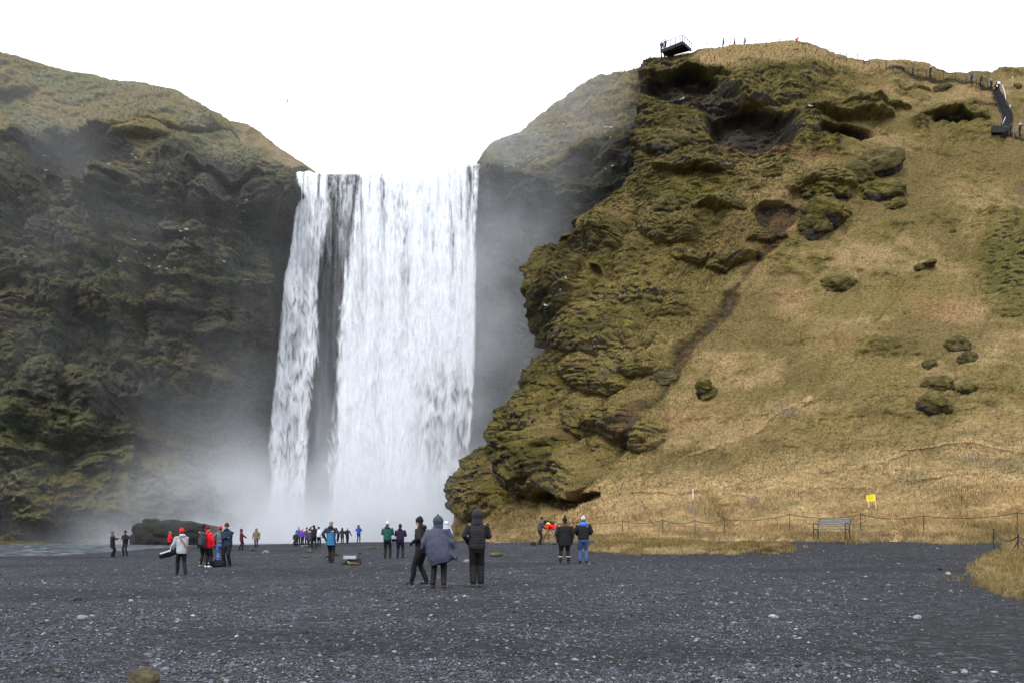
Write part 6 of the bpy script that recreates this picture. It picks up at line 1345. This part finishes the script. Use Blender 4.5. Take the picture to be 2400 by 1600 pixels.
# ================================================================ camera, sky, sun
def setup_view():
    cam = bpy.data.cameras.new('camera'); co = bpy.data.objects.new('camera', cam); COL.objects.link(co)
    co.location = (0, 0, EYE); co.rotation_euler = (math.radians(90), 0, 0)
    cam.lens = 30.0; cam.sensor_width = 36.0; cam.shift_y = (HY-800)/2400.0
    cam.clip_end = 20000; cam.clip_start = 0.1
    SC.camera = co
    w = bpy.data.worlds.new('World'); SC.world = w; w.use_nodes = True; t = w.node_tree; t.nodes.clear(); N, L = t.nodes, t.links
    o = N.new('ShaderNodeOutputWorld'); bg = N.new('ShaderNodeBackground'); L.new(bg.outputs[0], o.inputs[0])
    sky = N.new('ShaderNodeTexSky'); sky.sky_type = 'NISHITA'; sky.sun_disc = False
    sky.sun_elevation = math.radians(SUN_EL); sky.sun_rotation = math.radians(SUN_ROT)
    sk = N.new('ShaderNodeVectorMath'); sk.operation = 'SCALE'; sk.inputs['Scale'].default_value = 0.06; L.new(sky.outputs[0], sk.inputs[0])
    # a closed white overcast in front of the blue, a little brighter overhead, with soft cloud structure
    tc = N.new('ShaderNodeTexCoord'); n = N.new('ShaderNodeTexNoise'); n.inputs['Scale'].default_value = 2.2; n.inputs['Detail'].default_value = 5
    mp = N.new('ShaderNodeMapping'); mp.inputs['Scale'].default_value = (1, 1, 3); L.new(tc.outputs['Generated'], mp.inputs[0]); L.new(mp.outputs[0], n.inputs['Vector'])
    sp = N.new('ShaderNodeSeparateXYZ'); L.new(tc.outputs['Generated'], sp.inputs[0])
    el = N.new('ShaderNodeMapRange'); el.inputs['From Min'].default_value = 0.0; el.inputs['From Max'].default_value = 1.0
    el.inputs['To Min'].default_value = SKY_H; el.inputs['To Max'].default_value = SKY_Z; L.new(sp.outputs['Z'], el.inputs[0])
    nr = N.new('ShaderNodeMapRange'); nr.inputs['To Min'].default_value = 0.92; nr.inputs['To Max'].default_value = 1.08; L.new(n.outputs[0], nr.inputs[0])
    ml = N.new('ShaderNodeMath'); ml.operation = 'MULTIPLY'; L.new(el.outputs[0], ml.inputs[0]); L.new(nr.outputs[0], ml.inputs[1])
    cl = N.new('ShaderNodeVectorMath'); cl.operation = 'SCALE'; cl.inputs[0].default_value = (0.955, 0.985, 1.06); L.new(ml.outputs[0], cl.inputs['Scale'])
    mx = N.new('ShaderNodeMix'); mx.data_type = 'RGBA'; mx.inputs['Factor'].default_value = 0.93
    L.new(sk.outputs[0], mx.inputs['A']); L.new(cl.outputs[0], mx.inputs['B']); L.new(mx.outputs['Result'], bg.inputs['Color'])
    bg.inputs['Strength'].default_value = 1.0
    s = bpy.data.lights.new('sun', 'SUN'); s.energy = SUN_E; s.angle = math.radians(14); s.color = (1.0, 0.95, 0.87)
    so = bpy.data.objects.new('sun', s); COL.objects.link(so)
    az = math.radians(SUN_ROT); e = math.radians(SUN_EL)
    d = Vector((math.sin(az)*math.cos(e), math.cos(az)*math.cos(e), math.sin(e)))    # towards the sun
    so.rotation_euler = d.to_track_quat('Z', 'Y').to_euler()
    v = SC.view_settings; v.view_transform = 'Standard'; v.look = 'None'; v.gamma = 1; v.exposure = EXPO; v.use_curve_mapping = False
    SC.render.engine = 'CYCLES'; c = SC.cycles
    c.use_denoising = True; c.denoiser = 'OPENIMAGEDENOISE'; c.max_bounces = 6; c.diffuse_bounces = 3; c.glossy_bounces = 2; c.transmission_bounces = 2
    c.transparent_max_bounces = 12; c.volume_bounces = 2; c.use_adaptive_sampling = True; c.adaptive_threshold = 0.02
    c.caustics_reflective = False; c.caustics_refractive = False; c.sample_clamp_indirect = 4
    c.volume_step_rate = 1.0; c.volume_max_steps = 128
    SC.render.film_transparent = False
SUN_EL, SUN_ROT, SUN_E = 48.0, -150.0, 1.5
SKY_H, SKY_Z, EXPO = 1.15, 1.5, 0.5
setup_view()
